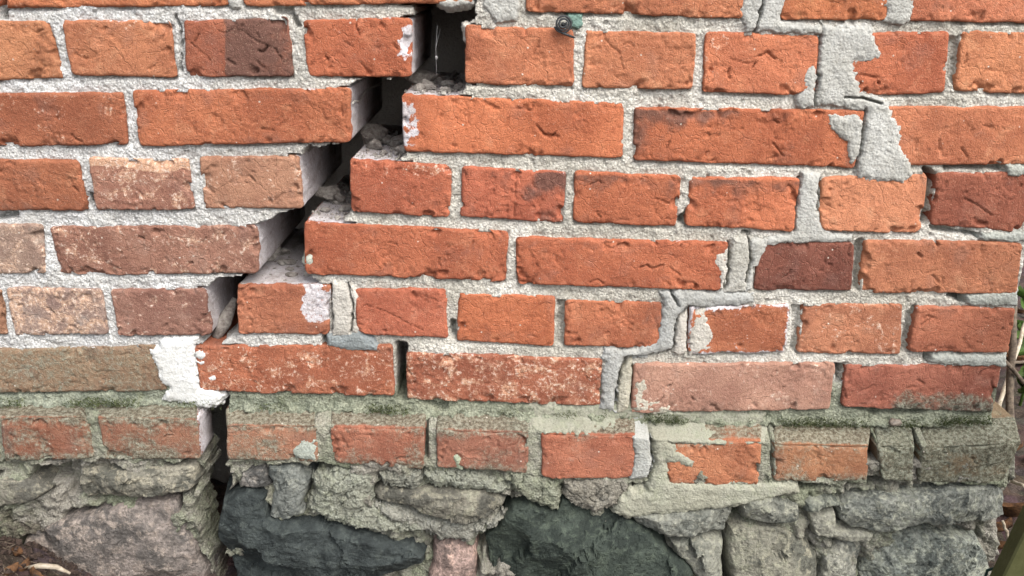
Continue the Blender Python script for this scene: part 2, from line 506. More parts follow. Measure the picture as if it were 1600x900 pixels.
# (quad TL TR BR BL, clay, wear dict)
BRICKS = [
    # course 0
    ([(-360, -75), (-14, -72), (-3, 12), (-350, 14)], O, {}),
    ([(0, -75), (352, -80), (360, 9), (4, 13)], O, dict(bloom=.15)),
    ([(372, -80), (735, -84), (740, 4), (379, 10)], O, dict(end='R')),
    ([(826, -72), (1168, -66), (1160, 29), (821, 18)], O, {}),
    ([(1228, -64), (1394, -66), (1387, 31), (1219, 31)], O, {}),
    ([(1420, -66), (1654, -64), (1646, 36), (1418, 33)], O, {}),
    # course 1
    ([(-245, 34), (-82, 34), (-66, 126), (-232, 128)], RO, {}),
    ([(-70, 33), (79, 32), (98, 122), (-52, 127)], (0.37, .135, .055), dict(bloom=.3)),
    ([(95, 31), (264, 32), (277, 121), (111, 119)], (0.42, .132, .054), dict(bloom=.12)),
    ([(286, 33), (448, 26), (459, 119), (291, 121)], (0.30, .085, .042), dict(darkR=.62)),
    ([(473, 31), (643, 27), (643, 121), (481, 120)], RO, dict(end='R', smear=(.88, .98, .3, .9))),
    ([(727, 39), (897, 46), (897, 136), (726, 131)], O, dict(end='LT')),
    ([(916, 47), (1089, 51), (1082, 140), (910, 138)], OL, {}),
    ([(1103, 49), (1282, 56), (1274, 150), (1098, 144)], O, {}),
    ([(1322, 52), (1485, 48), (1478, 146), (1316, 150)], RO, {}),
    ([(1504, 48), (1644, 51), (1631, 149), (1492, 142)], OL, {}),
    # course 2
    ([(-520, 148), (-175, 147), (-165, 232), (-505, 234)], RR, {}),
    ([(-160, 147), (190, 144), (200, 226), (-150, 232)], (0.33, .095, .042), dict(bloom=.38)),
    ([(205, 141), (547, 137), (549, 222), (217, 229)], (0.38, .112, .044), dict(end='R', bloom=.12)),
    ([(627, 148), (976, 160), (973, 248), (631, 237)], RO, dict(end='LT', smear=(0, .06, .1, .9))),
    ([(991, 168), (1353, 172), (1337, 263), (990, 251)], RO, dict(darkT=.16)),
    ([(1372, 167), (1629, 166), (1615, 257), (1366, 260)], O, {}),
    # course 3
    ([(-240, 250), (-72, 250), (-60, 330), (-228, 331)], RR, {}),
    ([(-60, 249), (122, 250), (137, 330), (-50, 329)], (0.33, .10, .045), dict(bloom=.3)),
    ([(138, 246), (293, 249), (304, 328), (149, 329)], BR, dict(bloom=.45, bandT=1, fade=.20)),
    ([(309, 246), (466, 243), (474, 326), (318, 327)], (0.36, .118, .054), dict(end='R', bloom=.40, fade=.20)),
    ([(547, 249), (706, 258), (703, 341), (547, 331)], RO, dict(end='LT', bloom=.18)),
    ([(722, 260), (886, 269), (880, 349), (719, 339)], RR, dict(darkT=.24)),
    ([(898, 267), (1065, 275), (1057, 355), (896, 348)], RO, dict(darkT=.28)),
    ([(1079, 276), (1250, 278), (1240, 362), (1070, 353)], RO, dict(darkT=.30)),
    ([(1283, 277), (1452, 270), (1440, 365), (1281, 361)], TN, dict(bloom=.3, rnd=9)),
    ([(1464, 270), (1614, 269), (1602, 364), (1455, 353)], (0.30, .080, .042), dict(dark=.22)),
    # course 4
    ([(-450, 346), (-118, 346), (-106, 431), (-436, 431)], PB, {}),
    ([(-102, 346), (64, 352), (71, 428), (-90, 432)], PK, dict(bloom=.45, green=.1, fade=.16)),
    ([(75, 355), (401, 353), (404, 428), (91, 431)], (0.29, .105, .058), dict(end='R', bloom=.42, fade=.20)),
    ([(474, 346), (794, 362), (791, 441), (477, 428)], RO, dict(end='LT')),
    ([(806, 370), (1140, 379), (1126, 455), (808, 444)], RO, dict(darkT=.18)),
    ([(1186, 377), (1335, 379), (1332, 454), (1177, 455)], DK, dict(dark=.25)),
    ([(1351, 375), (1599, 379), (1589, 459), (1345, 459)], TN, dict(bloom=.25)),
    # course 5
    ([(-170, 452), (0, 452), (12, 524), (-158, 526)], PB, dict(bloom=.4)),
    ([(8, 450), (158, 451), (168, 523), (22, 525)], (0.30, .19, .15), dict(bloom=.5, green=.16, fade=.18)),
    ([(170, 453), (320, 451), (329, 525), (184, 525)], (0.32, .130, .085), dict(end='R', bloom=.4, fade=.20)),
    ([(369, 446), (516, 446), (514, 524), (371, 523)], (0.34, .10, .045), dict(end='LT', bloom=.2, smear=(.7, .98, .25, .95))),
    ([(553, 452), (697, 452), (700, 529), (559, 522)], RO, {}),
    ([(716, 459), (868, 464), (865, 542), (713, 534)], RO, {}),
    ([(884, 469), (1035, 474), (1032, 545), (881, 541)], (0.37, .102, .042), {}),
    ([(1078, 480), (1234, 476), (1229, 552), (1075, 553)], (0.40, .11, .045), dict(mort=.36)),
    ([(1256, 476), (1411, 476), (1407, 554), (1246, 553)], (0.37, .12, .050), dict(bloom=.4)),
    ([(1432, 478), (1588, 482), (1577, 553), (1420, 550)], (0.34, .098, .050), dict(bloom=.3, dark=.12)),
    # course 6
    ([(-420, 549), (-95, 549), (-84, 617), (-408, 618)], OLV, dict(green=.4)),
    ([(-80, 548), (243, 541), (262, 612), (-70, 617)], (0.26, .135, .068), dict(green=.46, bloom=.2, fade=.20)),
    ([(302, 541), (612, 540), (617, 620), (312, 612)], (0.31, .088, .038), dict(bloom=.44, end='LR')),
    ([(634, 551), (942, 562), (938, 636), (636, 625)], (0.32, .092, .040), dict(bloom=.47, end='L')),
    ([(990, 569), (1306, 567), (1298, 640), (985, 645)], (0.42, .22, .14), dict(bloom=.38)),
    ([(1322, 571), (1567, 571), (1552, 645), (1314, 636)], (0.33, .10, .055), dict(lichenB=1)),
]
# plinth headers: (front quad, back-top left, back-top right, clay, wear)
PLINTH_BRICKS = [
    ([(-165, 654), (-10, 653), (-2, 721), (-152, 722)], (-168, 633), (-14, 632), (.26, .10, .055), dict(green=.4)),
    ([(0, 653), (135, 651), (146, 717), (8, 721)], (-8, 632), (130, 632), (.30, .095, .045), dict(green=.46, dark=.22, fade=.1)),
    ([(152, 652), (306, 656), (313, 719), (162, 719)], (148, 632), (308, 631), (.31, .105, .055), dict(green=.46, end='R', fade=.1, dep=.05)),
    ([(353, 665), (495, 665), (497, 722), (355, 719)], (352, 637), (494, 640), (.29, .115, .065), dict(green=.40, end='L')),
    ([(516, 668), (664, 671), (661, 734), (517, 724)], (518, 640), (667, 643), (.31, .105, .058), dict(green=.36)),
    ([(681, 672), (827, 676), (823, 740), (683, 729)], (684, 645), (826, 648), (.31, .115, .070), dict(green=.38)),
    ([(846, 678), (994, 681), (990, 749), (846, 748)], (848, 650), (992, 652), (.37, .115, .055), dict(green=.24, bloom=.25)),
    ([(1043, 692), (1191, 690), (1186, 759), (1041, 757)], (1046, 662), (1192, 662), (.38, .135, .055), dict(green=.22)),
    ([(1210, 694), (1357, 698), (1356, 753), (1209, 753)], (1210, 661), (1363, 665), (.33, .135, .065), dict(green=.38)),
    ([(1371, 697), (1429, 697), (1427, 753), (1379, 752)], (1369, 664), (1428, 666), (.20, .155, .10), dict(green=.62)),
    ([(1443, 700), (1597, 692), (1570, 757), (1436, 755)], (1440, 666), (1588, 652), (.23, .15, .085), dict(green=.6)),
]
CRACK = [(650, -60), (752, -60), (738, 32), (727, 40), (726, 132), (716, 150), (627, 150), (631, 240), (622, 250), (547, 252),
         (547, 332), (532, 348), (474, 348), (478, 428), (498, 442), (500, 449), (369, 449), (371, 522), (365, 530), (330, 545),
         (308, 530), (330, 525), (320, 450), (340, 436), (405, 430), (402, 352), (447, 332), (474, 326), (466, 244),
         (482, 232), (549, 224), (547, 137), (555, 124), (643, 122), (643, 27)]
CRACK_LOW = [(338, 612), (358, 612), (354, 640), (354, 722), (360, 762), (350, 800), (356, 880), (390, 1000), (350, 1000), (316, 850),
             (300, 800), (306, 772), (312, 735), (306, 722), (298, 640)]
# open joints: polygon, depth in mm
VOIDS = [
    ([(1446, 262), (1463, 272), (1455, 345), (1448, 350), (1442, 345), (1450, 310)], 40),
    ([(1478, 257), (1572, 258), (1570, 268), (1480, 266)], 16),
    ([(1337, 378), (1351, 376), (1345, 455), (1334, 455)], 14),
    ([(1455, 354), (1535, 366), (1534, 372), (1460, 362)], 18),
    ([(618, 537), (634, 537), (636, 626), (619, 626)], 70),
    ([(1307, 571), (1321, 571), (1318, 598), (1308, 600)], 40),
    ([(1239, 478), (1256, 478), (1246, 554), (1236, 548)], 10),
    ([(1418, 490), (1432, 478), (1420, 550), (1408, 556)], 9),
    ([(871, 470), (884, 470), (881, 540), (867, 540)], 8),
    ([(1484, 460), (1514, 464), (1512, 474), (1482, 466)], 30),
    ([(1448, 553), (1456, 553), (1454, 568), (1446, 566)], 20),
    ([(134, 300), (146, 308), (147, 320), (136, 318)], 40),
    ([(-12, -60), (2, -60), (6, 28), (-6, 30)], 30),
    ([(0, 330), (26, 332), (24, 342), (-10, 344)], 18),
    ([(1062, 340), (1071, 330), (1070, 352), (1060, 350)], 25),
    ([(1160, 362), (1176, 362), (1172, 372), (1162, 372)], 25),
    ([(702, 505), (713, 500), (713, 532), (704, 528)], 20),
    ([(503, 528), (512, 526), (510, 540), (503, 540)], 25),
    ([(1485, 60), (1502, 56), (1494, 140), (1480, 120)], 7),
    ([(425, 12), (455, 12), (468, 40), (462, 44), (450, 24), (428, 20)], 12),
    ([(1336, 640), (1449, 643), (1446, 650), (1370, 650)], 18),
    ([(655, 628), (700, 632), (700, 640), (690, 645)], 12),
]
FINE_CRACKS = [
    [(1192, -40), (1192, 0), (1187, 25), (1180, 50)], [(1282, 56), (1278, 85), (1276, 105), (1280, 120), (1274, 145), (1274, 165)],
    [(1353, 172), (1349, 205), (1345, 235), (1337, 263)], [(1250, 278), (1245, 320), (1240, 361)], [(1282, 280), (1278, 330)],
    [(1170, 370), (1173, 410), (1165, 440)], [(1140, 378), (1139, 420), (1134, 452)],
    [(1075, 480), (1057, 500), (1053, 545), (1040, 552), (1010, 556), (980, 559), (970, 580), (963, 610), (962, 640)],
    [(1077, 485), (1074, 550)], [(988, 572), (990, 590), (986, 620), (984, 642)], [(1015, 655), (1017, 690), (1021, 725), (1012, 750)],
    [(517, 446), (519, 520)], [(543, 446), (552, 475), (548, 520)], [(1048, 455), (1060, 478)], 
    [(1320, 152), (1350, 154), (1378, 162)], [(272, 25), (280, 45), (281, 112)],
]
# mortar and cement laid over the bricks: polygon, thickness mm, colour, ragged mm, roughness mm, grit, green
CEM = (0.42, 0.42, 0.395)
LIM = (0.50, 0.475, 0.43)
PATCHES = [
    ([(757, -60), (812, -60), (812, 8), (806, 32), (775, 34), (756, 10)], 1.2, CEM, 2.5, .5, .2, 0),
    ([(682, -3), (735, -3), (736, 6), (705, 12), (688, 8)], .8, CEM, 2, .4, .2, 0),
    ([(354, -20), (377, -20), (376, 12), (362, 14), (355, 2)], 1.0, CEM, 2, .5, .2, 0),
    ([(1166, -60), (1234, -60), (1232, 0), (1218, 32), (1236, 34), (1282, 40), (1284, 52), (1240, 52), (1165, 50), (1158, 30)], 1.8, CEM, 3, .6, .25, 0),
    ([(1284, 36), (1362, 40), (1366, 52), (1372, 72), (1376, 84), (1370, 92), (1340, 100), (1336, 110), (1347, 108), (1341, 122), (1350, 148), (1392, 160),
      (1396, 180), (1408, 196), (1408, 226), (1424, 256), (1428, 272), (1410, 286), (1370, 286), (1338, 280), (1340, 262), (1353, 172), (1276, 166), (1274, 150), (1278, 85), (1282, 55)], 2.6, CEM, 4, .9, .25, .0),
    ([(1264, 102), (1276, 104), (1278, 122), (1274, 166), (1254, 170), (1244, 156), (1256, 136), (1252, 120)], 1.8, CEM, 3, .7, .3, 0),
    ([(1292, 178), (1340, 178), (1352, 190), (1344, 240), (1330, 262), (1324, 222), (1300, 202)], 1.6, CEM, 3, .7, .3, 0),
    ([(1384, -60), (1426, -60), (1428, 4), (1432, 12), (1422, 34), (1408, 40), (1378, 34), (1390, 20), (1382, 6)], 2.0, CEM, 4, .7, .25, 0),
    ([(1254, 270), (1282, 274), (1279, 330), (1284, 350), (1300, 364), (1334, 368), (1332, 378), (1230, 380), (1196, 384), (1200, 372), (1238, 366), (1242, 340)], 1.0, CEM, 2, .5, 1.0, 0),
    ([(1146, 372), (1172, 372), (1176, 400), (1166, 454), (1130, 458), (1138, 420)], 1.2, (0.42, .41, .37), 2.5, .8, .6, .12),
    ([(1174, 374), (1204, 372), (1194, 392), (1188, 410), (1178, 420), (1174, 452), (1164, 456), (1172, 410)], 1.6, CEM, 3, .6, .2, 0),
    ([(1118, 396), (1138, 388), (1138, 425), (1130, 450), (1124, 452), (1124, 425), (1114, 410)], 1.2, LIM, 3, .5, .2, 0),
    ([(1032, 458), (1060, 456), (1180, 460), (1180, 474), (1130, 480), (1078, 480), (1060, 498), (1054, 545), (1008, 556), (976, 560), (968, 590), (962, 645), (940, 640), (944, 560), (946, 545),
      (1000, 548), (1030, 530), (1036, 480)], 1.6, (0.36, .365, .35), 4, .8, .3, .14),
    ([(1060, 500), (1074, 484), (1074, 550), (1060, 556), (1052, 550)], .6, LIM, 2, .7, .3, 0),
    ([(1080, 490), (1106, 482), (1106, 502), (1120, 520), (1118, 534), (1124, 552), (1078, 553), (1076, 520)], 1.6, LIM, 4, .8, .3, .1),
    ([(970, 572), (986, 562), (990, 580), (984, 640), (966, 644), (966, 610)], .8, (.40, .38, .31), 2, 1.2, .7, .2),
    ([(992, 596), (1006, 586), (1016, 600), (1012, 618), (1030, 626), (1054, 642), (1030, 648), (988, 642), (988, 612)], 1.8, (.46, .43, .36), 3, .9, .5, .1),
    ([(519, 440), (545, 446), (554, 466), (550, 524), (519, 526), (516, 480)], .8, (.46, .44, .40), 2, .5, .3, 0),
    ([(548, 446), (560, 462), (556, 480), (560, 522), (550, 520), (553, 475)], .8, LIM, 2.5, .5, .3, 0),
    ([(512, 526), (560, 518), (580, 528), (590, 540), (588, 548), (540, 548), (512, 540)], 2.2, (.22, .245, .25), 2, 1.0, .2, 0),
    ([(478, 402), (488, 400), (497, 414), (480, 419), (474, 412)], 1.0, (.42, .44, .38), 2.5, .5, .2, .1),
    ([(1456, 556), (1574, 556), (1570, 572), (1500, 572), (1454, 566)], .6, (.36, .375, .345), 3, .8, .4, .16),
    ([(1512, 464), (1592, 456), (1590, 478), (1530, 478), (1512, 474)], .6, (.36, .375, .345), 3, .8, .4, .16),
    ([(1574, 257), (1618, 257), (1614, 276), (1574, 276)], .6, (.36, .375, .345), 3, .8, .4, .16),
    ([(1536, 366), (1606, 364), (1604, 378), (1536, 376)], .6, (.36, .375, .345), 3, .8, .4, .16),
    ([(727, 42), (742, 44), (738, 56), (730, 62)], .8, LIM, 2.5, .4, .2, 0),
]
WHITE_PATCH = [(230, 548), (248, 542), (250, 532), (306, 528), (302, 545), (306, 570), (312, 606), (340, 612), (346, 622), (340, 634), (322, 640), (300, 632), (256, 626), (262, 606), (252, 596), (246, 574)]
PLINTH_PATCHES = [
    ([(994, 664), (1016, 660), (1018, 690), (1022, 722), (1012, 748), (986, 748), (992, 710), (988, 690)], 1.5, (.38, .39, .37), 3, .7, .3, .15),
    ([(1018, 656), (1050, 664), (1046, 690), (1070, 708), (1086, 722), (1082, 734), (1056, 724), (1040, 722), (1046, 752), (1080, 758), (1190, 758), (1240, 756), (1250, 770), (1150, 792), (1050, 802), (1010, 806),
      (982, 812), (962, 802), (966, 780), (985, 768), (1012, 768), (1022, 725)], 3.0, (.31, .31, .25), 4, 1.2, .4, .36),
    ([(454, 704), (470, 690), (492, 688), (496, 704), (490, 718), (462, 718)], 1.0, (.33, .36, .32), 4, .6, .3, .2),
    ([(704, 710), (716, 706), (724, 720), (722, 734), (710, 732)], 5.0, (.30, .33, .25), 2, 1.0, .3, .4),
    ([(492, 748), (530, 738), (575, 742), (580, 760), (576, 790), (600, 806), (640, 814), (668, 826), (640, 830), (560, 826), (500, 806), (482, 792), (494, 770)], 9.0, (.29, .30, .25), 6, 6.0, .3, .38),
    ([(586, 792), (640, 800), (690, 814), (740, 822), (786, 806), (770, 822), (740, 836), (730, 846), (690, 840), (660, 828), (610, 812)], 6.0, (.31, .31, .27), 6, 5.0, .3, .32),
    ([(596, 744), (620, 740), (650, 742), (658, 758), (640, 762), (604, 758)], 6.0, (.26, .265, .225), 6, 4.0, .3, .3),
    ([(664, 742), (700, 738), (756, 748), (794, 764), (790, 772), (730, 764), (680, 760)], 6.0, (.28, .29, .24), 6, 4.0, .3, .36),
    ([(800, 742), (850, 748), (872, 770), (872, 796), (850, 792), (820, 778), (806, 770)], 6.0, (.27, .28, .22), 5, 3.0, .4, .42),
    ([(886, 758), (920, 752), (968, 750), (980, 760), (960, 790), (930, 800), (900, 788), (884, 776)], 4.0, (.28, .265, .225), 5, 4.0, .4, .2),
]
# footing stones: polygon, bulge mm, colour, speckle, green, stain, vein
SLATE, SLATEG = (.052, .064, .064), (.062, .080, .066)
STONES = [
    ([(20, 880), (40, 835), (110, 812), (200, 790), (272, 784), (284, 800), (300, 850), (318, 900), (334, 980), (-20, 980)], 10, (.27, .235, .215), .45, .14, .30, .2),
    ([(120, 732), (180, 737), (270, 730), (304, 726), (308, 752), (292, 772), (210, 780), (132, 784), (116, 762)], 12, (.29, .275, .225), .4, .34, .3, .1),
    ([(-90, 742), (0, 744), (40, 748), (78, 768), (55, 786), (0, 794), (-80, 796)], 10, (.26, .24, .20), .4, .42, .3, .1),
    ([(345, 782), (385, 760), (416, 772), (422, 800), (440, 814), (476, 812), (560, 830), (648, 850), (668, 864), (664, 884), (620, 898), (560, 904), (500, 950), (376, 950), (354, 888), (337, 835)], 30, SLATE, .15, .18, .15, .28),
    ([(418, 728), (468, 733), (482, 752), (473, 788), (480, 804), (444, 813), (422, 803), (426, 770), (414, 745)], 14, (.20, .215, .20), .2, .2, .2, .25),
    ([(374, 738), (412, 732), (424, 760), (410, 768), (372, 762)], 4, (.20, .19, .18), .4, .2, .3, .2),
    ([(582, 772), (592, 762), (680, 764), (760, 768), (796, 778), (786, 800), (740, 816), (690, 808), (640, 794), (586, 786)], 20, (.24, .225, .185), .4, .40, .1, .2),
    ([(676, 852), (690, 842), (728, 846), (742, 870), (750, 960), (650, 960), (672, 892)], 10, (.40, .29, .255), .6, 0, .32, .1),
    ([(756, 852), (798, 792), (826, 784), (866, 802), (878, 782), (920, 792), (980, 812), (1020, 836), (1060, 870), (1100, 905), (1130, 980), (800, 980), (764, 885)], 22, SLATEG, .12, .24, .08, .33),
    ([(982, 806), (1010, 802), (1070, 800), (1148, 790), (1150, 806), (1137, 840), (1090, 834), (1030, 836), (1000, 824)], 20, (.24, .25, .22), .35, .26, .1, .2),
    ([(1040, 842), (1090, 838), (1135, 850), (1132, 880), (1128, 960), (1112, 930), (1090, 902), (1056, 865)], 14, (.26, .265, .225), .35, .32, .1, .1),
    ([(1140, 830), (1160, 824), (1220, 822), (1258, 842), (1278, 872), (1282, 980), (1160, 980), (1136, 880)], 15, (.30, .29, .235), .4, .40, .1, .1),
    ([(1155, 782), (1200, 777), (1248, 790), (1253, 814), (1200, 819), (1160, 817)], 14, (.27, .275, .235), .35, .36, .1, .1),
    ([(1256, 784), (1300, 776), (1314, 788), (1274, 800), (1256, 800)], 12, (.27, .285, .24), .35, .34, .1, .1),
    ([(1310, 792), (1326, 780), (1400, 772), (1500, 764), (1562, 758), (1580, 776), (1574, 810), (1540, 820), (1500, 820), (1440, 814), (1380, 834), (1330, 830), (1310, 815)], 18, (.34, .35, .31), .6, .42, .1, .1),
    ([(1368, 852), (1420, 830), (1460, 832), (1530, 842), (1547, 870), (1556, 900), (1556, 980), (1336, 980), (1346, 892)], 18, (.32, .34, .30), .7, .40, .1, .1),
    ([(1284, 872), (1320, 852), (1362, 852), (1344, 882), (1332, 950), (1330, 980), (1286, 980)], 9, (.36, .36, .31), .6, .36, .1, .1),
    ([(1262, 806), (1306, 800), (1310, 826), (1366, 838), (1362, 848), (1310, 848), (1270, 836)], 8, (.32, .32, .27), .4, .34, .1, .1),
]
FOOT_VOIDS = [
    ([(666, 836), (682, 840), (680, 856), (672, 852)], 50), ([(742, 850), (798, 788), (802, 796), (758, 858), (752, 880), (742, 868)], 40),
    ([(1134, 850), (1142, 870), (1160, 905), (1160, 960), (1128, 960)], 50), ([(1150, 790), (1158, 790), (1156, 822), (1140, 826)], 35),
    ([(1244, 752), (1300, 752), (1296, 764), (1250, 772)], 40), ([(1350, 753), (1392, 754), (1380, 764), (1352, 768)], 40),
    ([(52, 728), (92, 732), (92, 765), (44, 762)], 35), ([(94, 730), (118, 730), (120, 780), (100, 784)], 22), ([(500, 728), (546, 734), (540, 742), (505, 742)], 30),
    ([(590, 744), (624, 746), (626, 756), (592, 752)], 28), ([(872, 770), (890, 762), (960, 790), (962, 806), (900, 786)], 26),
    ([(976, 750), (1010, 750), (1006, 770), (976, 768)], 22), ([(462, 725), (500, 728), (482, 770), (476, 780)], 25), ([(780, 755), (800, 752), (798, 770), (784, 768)], 20),
    ([(1440, 816), (1530, 822), (1500, 836), (1430, 828)], 10),
]

CRK = [px2(c) for c in FINE_CRACKS]
CRK_P = [px2(c, PLINTH) for c in FINE_CRACKS]


# ------------------------------------------------------------------ builders
def lines(length, step, edge=(0.0007, 0.0018, 0.0034)):
    n = max(4, int(round((length - 2 * edge[-1]) / step)))
    mid = np.linspace(edge[-1], length - edge[-1], n)
    a = np.concatenate([[0.0], edge[:-1], mid, length - np.array(edge[:-1][::-1]), [length]])
    return a / length


# dents, holes and hairlines that single bricks show: polyline, half width mm, depth mm
MARKS = [
    ([(404, 80), (410, 82), (418, 73)], 1.7, 5), ([(402, 96), (412, 106)], 1.2, 3), ([(385, 52), (398, 62), (430, 76), (440, 92)], .8, 2.5), ([(300, 68), (318, 84), (330, 96)], .8, 2.5),
    ([(343, 48), (352, 52), (366, 44)], .8, 2.2), ([(355, 94), (366, 100)], 2.2, 3), ([(555, 29), (556, 42), (563, 58)], .9, 4), ([(508, 88), (512, 93)], 1.6, 4), ([(540, 66), (552, 74)], 1.0, 2.5),
    ([(1341, 134), (1345, 131)], 2.0, 6), ([(1372, 128), (1374, 131)], 1.8, 6), ([(1336, 118), (1348, 116), (1376, 122)], .8, 2), ([(806, 268), (805, 300), (803, 346)], .6, 3), ([(572, 476), (606, 488), (640, 506), (662, 516)], .7, 2.5),
    ([(848, 210), (860, 216), (868, 208)], 1.4, 4), ([(806, 169), (830, 172), (834, 166)], 1.2, 3), ([(838, 196), (850, 210), (872, 214)], 1.6, 3.5), ([(1186, 88), (1200, 82), (1212, 92)], 1.4, 3.5), ([(1176, 104), (1182, 98)], 1.2, 3.5),
    ([(1140, 92), (1168, 100), (1180, 96)], .9, 2.5), ([(945, 60), (955, 72), (968, 82), (974, 108)], .9, 2.5), ([(975, 70), (982, 66), (990, 72)], 1.0, 2.5), ([(1024, 310), (1032, 312), (1046, 318)], 1.0, 3),
    ([(922, 288), (934, 282), (940, 286)], 1.2, 3), ([(932, 330), (938, 340)], 1.0, 3), ([(1000, 418), (1010, 414), (1020, 420), (1036, 414)], 1.5, 4), ([(922, 440), (934, 436), (944, 444)], 1.2, 3), ([(1502, 230), (1512, 245)], 1.4, 3.5),
    ([(1210, 188), (1218, 194)], 1.3, 4), ([(1210, 225), (1224, 244)], 1.2, 3.5), ([(1508, 310), (1530, 322), (1552, 338)], 1.0, 3), ([(216, 370), (224, 374)], 1.4, 4), ([(388, 275), (398, 284)], 1.3, 3.5), ([(300, 411), (296, 412)], 1.8, 5),
    ([(116, 292), (122, 298)], 1.4, 4), ([(1042, 604), (1046, 602)], 1.8, 5), ([(1080, 620), (1084, 624)], 1.6, 4), ([(1316, 604), (1322, 622)], 1.4, 4), ([(92, 445), (96, 447)], 1.2, 3), ([(1434, 396), (1440, 402)], 1.8, 4), ([(1462, 376), (1466, 384)], 2.2, 6),
]


def make_brick(parent, quad, base, wear, seed, y0=0.0, depth=0.115, back=None, step=0.0015, pts3=None, normal=None):
    """a worn brick: displaced front grid (plus the sloping shoulder of a plinth brick) and sides running back into the wall"""
    rs = np.random.RandomState(seed)
    if pts3 is None:
        TL, TR, BR_, BL = [at(x, y, y0) for x, y in quad]
    else:
        TL, TR, BR_, BL = [np.asarray(p, float) for p in pts3]
    W = 0.5 * (np.linalg.norm(TR - TL) + np.linalg.norm(BR_ - BL))
    H = 0.5 * (np.linalg.norm(TL - BL) + np.linalg.norm(TR - BR_))
    u = lines(W, step)
    v = lines(H, step)
    U, V = np.meshgrid(u, v)
    nf = len(v)
    X, Z = U * W, V * H                                  # metres within the face
    ox = rs.rand() * 40
    # ragged outline
    rag = 0.0010
    wob = lambda t, k: rag * fbm(t + ox, 0 * t + k * 3.1, 0.03, 4, seed + k, 0.6)
    rc = wear.get('rnd', 4.5) * 0.001 * (0.7 + 0.6 * rs.rand(4))
    dx = (1 - U) * wob(Z, 1) + U * wob(Z, 2)
    dz = (1 - V) * wob(X, 3) + V * wob(X, 4)

    def corner(r, s):                                    # s: distance along the edge from the corner
        tt = np.clip((r - s) / r, 0, 1)
        return r * (1 - np.sqrt(1 - tt * tt))
    top_r = 0.0005 if back is not None else 1.0
    dx += (1 - U) ** 3 * (corner(rc[0], H - Z) * (back is None) + corner(rc[3], Z)) - U ** 3 * (corner(rc[1], H - Z) * (back is None) + corner(rc[2], Z))
    P = ((1 - U) * (1 - V))[..., None] * BL + (U * (1 - V))[..., None] * BR_ + (U * V)[..., None] * TR + ((1 - U) * V)[..., None] * TL
    ex = (TR - TL + BR_ - BL)
    ex = ex / np.linalg.norm(ex)
    ez = np.array((0, 0, 1.0))
    nrm = np.array((0, -1.0, 0)) if normal is None else np.asarray(normal, float)
    P = P + dx[..., None] * ex + dz[..., None] * ez
    Nn = np.tile(nrm, P.shape[:2] + (1,))
    dt = (1 - V) * H
    if back is not None:                                 # shoulder sloping back to the wall
        b0, b1 = at(*back[0], 0.004), at(*back[1], 0.004)
        sl = 0.5 * (np.linalg.norm(b0 - TL) + np.linalg.norm(b1 - TR))
        w = np.linspace(0, 1, max(6, int(sl / step)))[1:]
        U2, W2 = np.meshgrid(u, w)
        T0 = P[-1][None]
        B0 = (1 - U2)[..., None] * b0 + U2[..., None] * b1
        P2 = T0 * (1 - W2[..., None]) + B0 * W2[..., None]
        n2 = np.cross(TR - TL, b0 - TL)
        n2 /= np.linalg.norm(n2)
        if n2[2] < 0:
            n2 = -n2
        k = sm(0.0, 0.004, W2 * sl)[..., None]
        half = nrm + n2
        half = half / np.linalg.norm(half)
        N2 = (1 - k) * half + k * n2
        kk = sm(0.004, 0.0, dt)[..., None]
        Nn = (1 - kk) * Nn + kk * half
        P = np.concatenate([P, P2])
        Nn = np.concatenate([Nn, N2])
        X = np.concatenate([X, U2 * W])
        Z = np.concatenate([Z, H + W2 * sl])
        U = np.concatenate([U, U2])
        V = np.concatenate([V, 1 + 0 * W2])
        dt = np.concatenate([dt, (1 - W2) * sl + 0.02])
        Wsl = np.concatenate([np.zeros((nf, len(u))), W2])
    else:
        Wsl = np.zeros_like(X)
    XX, ZZ = X + ox, Z + 0.37 * seed
    d = np.minimum(np.minimum(U * W, (1 - U) * W), np.minimum(Z, dt))
    re = 0.0030 * (1 + 0.7 * fbm(XX, ZZ, 0.03, 3, seed + 11))
    re = np.clip(re, 0.0012, 0.008)
    tt = np.clip(1 - d / re, 0, 1)
    sink = re * (1 - np.sqrt(np.clip(1 - tt * tt, 0.02, 1)))
    # chipped edges
    chip = sm(0.28, 0.75, fbm(XX, ZZ, 0.020, 3, seed + 17)) * sm(0.010, 0.0, d)
    sink += 0.0035 * chip
    brk = sm(0.42, 0.60, fbm(XX, ZZ, 0.034, 3, seed + 18)) * sm(0.015, 0.002, d + 0.004 * fbm(XX, ZZ, 0.01, 2, seed + 20))
    sink += 0.0055 * brk
    if back is not None:
        sink += 0.004 * sm(0.006, 0, np.abs(Z - H)) * sm(-0.2, 0.6, fbm(XX, ZZ, 0.03, 2, seed + 19))
    # skin: dents, folds, pits, crumbs
    rough = wear.get('rough', 1.0)
    big = fbm(XX, ZZ, 0.055, 3, seed + 23)
    act = sm(-0.15, 0.55, fbm(XX, ZZ, 0.045, 3, seed + 37))
    rough = rough * (0.30 + 1.05 * act)
    rel = 0.0005 * big + 0.00042 * rough * fbm(XX, ZZ * 1.3, 0.012, 4, seed + 29, 0.62)
    fold = np.abs(fbm(XX * 0.8 + 0.3 * ZZ, ZZ, 0.030, 3, seed + 31))
    rel -= 0.0008 * rough * sm(0.035, 0.0, fold) * act
    pit = fbm(XX, ZZ, 0.0075, 2, seed + 41)
    rel -= 0.0013 * rough * sm(0.50, 0.80, pit)
    rel += 0.00030 * rough * pn(XX / 0.0034, ZZ / 0.0034, seed + 47)
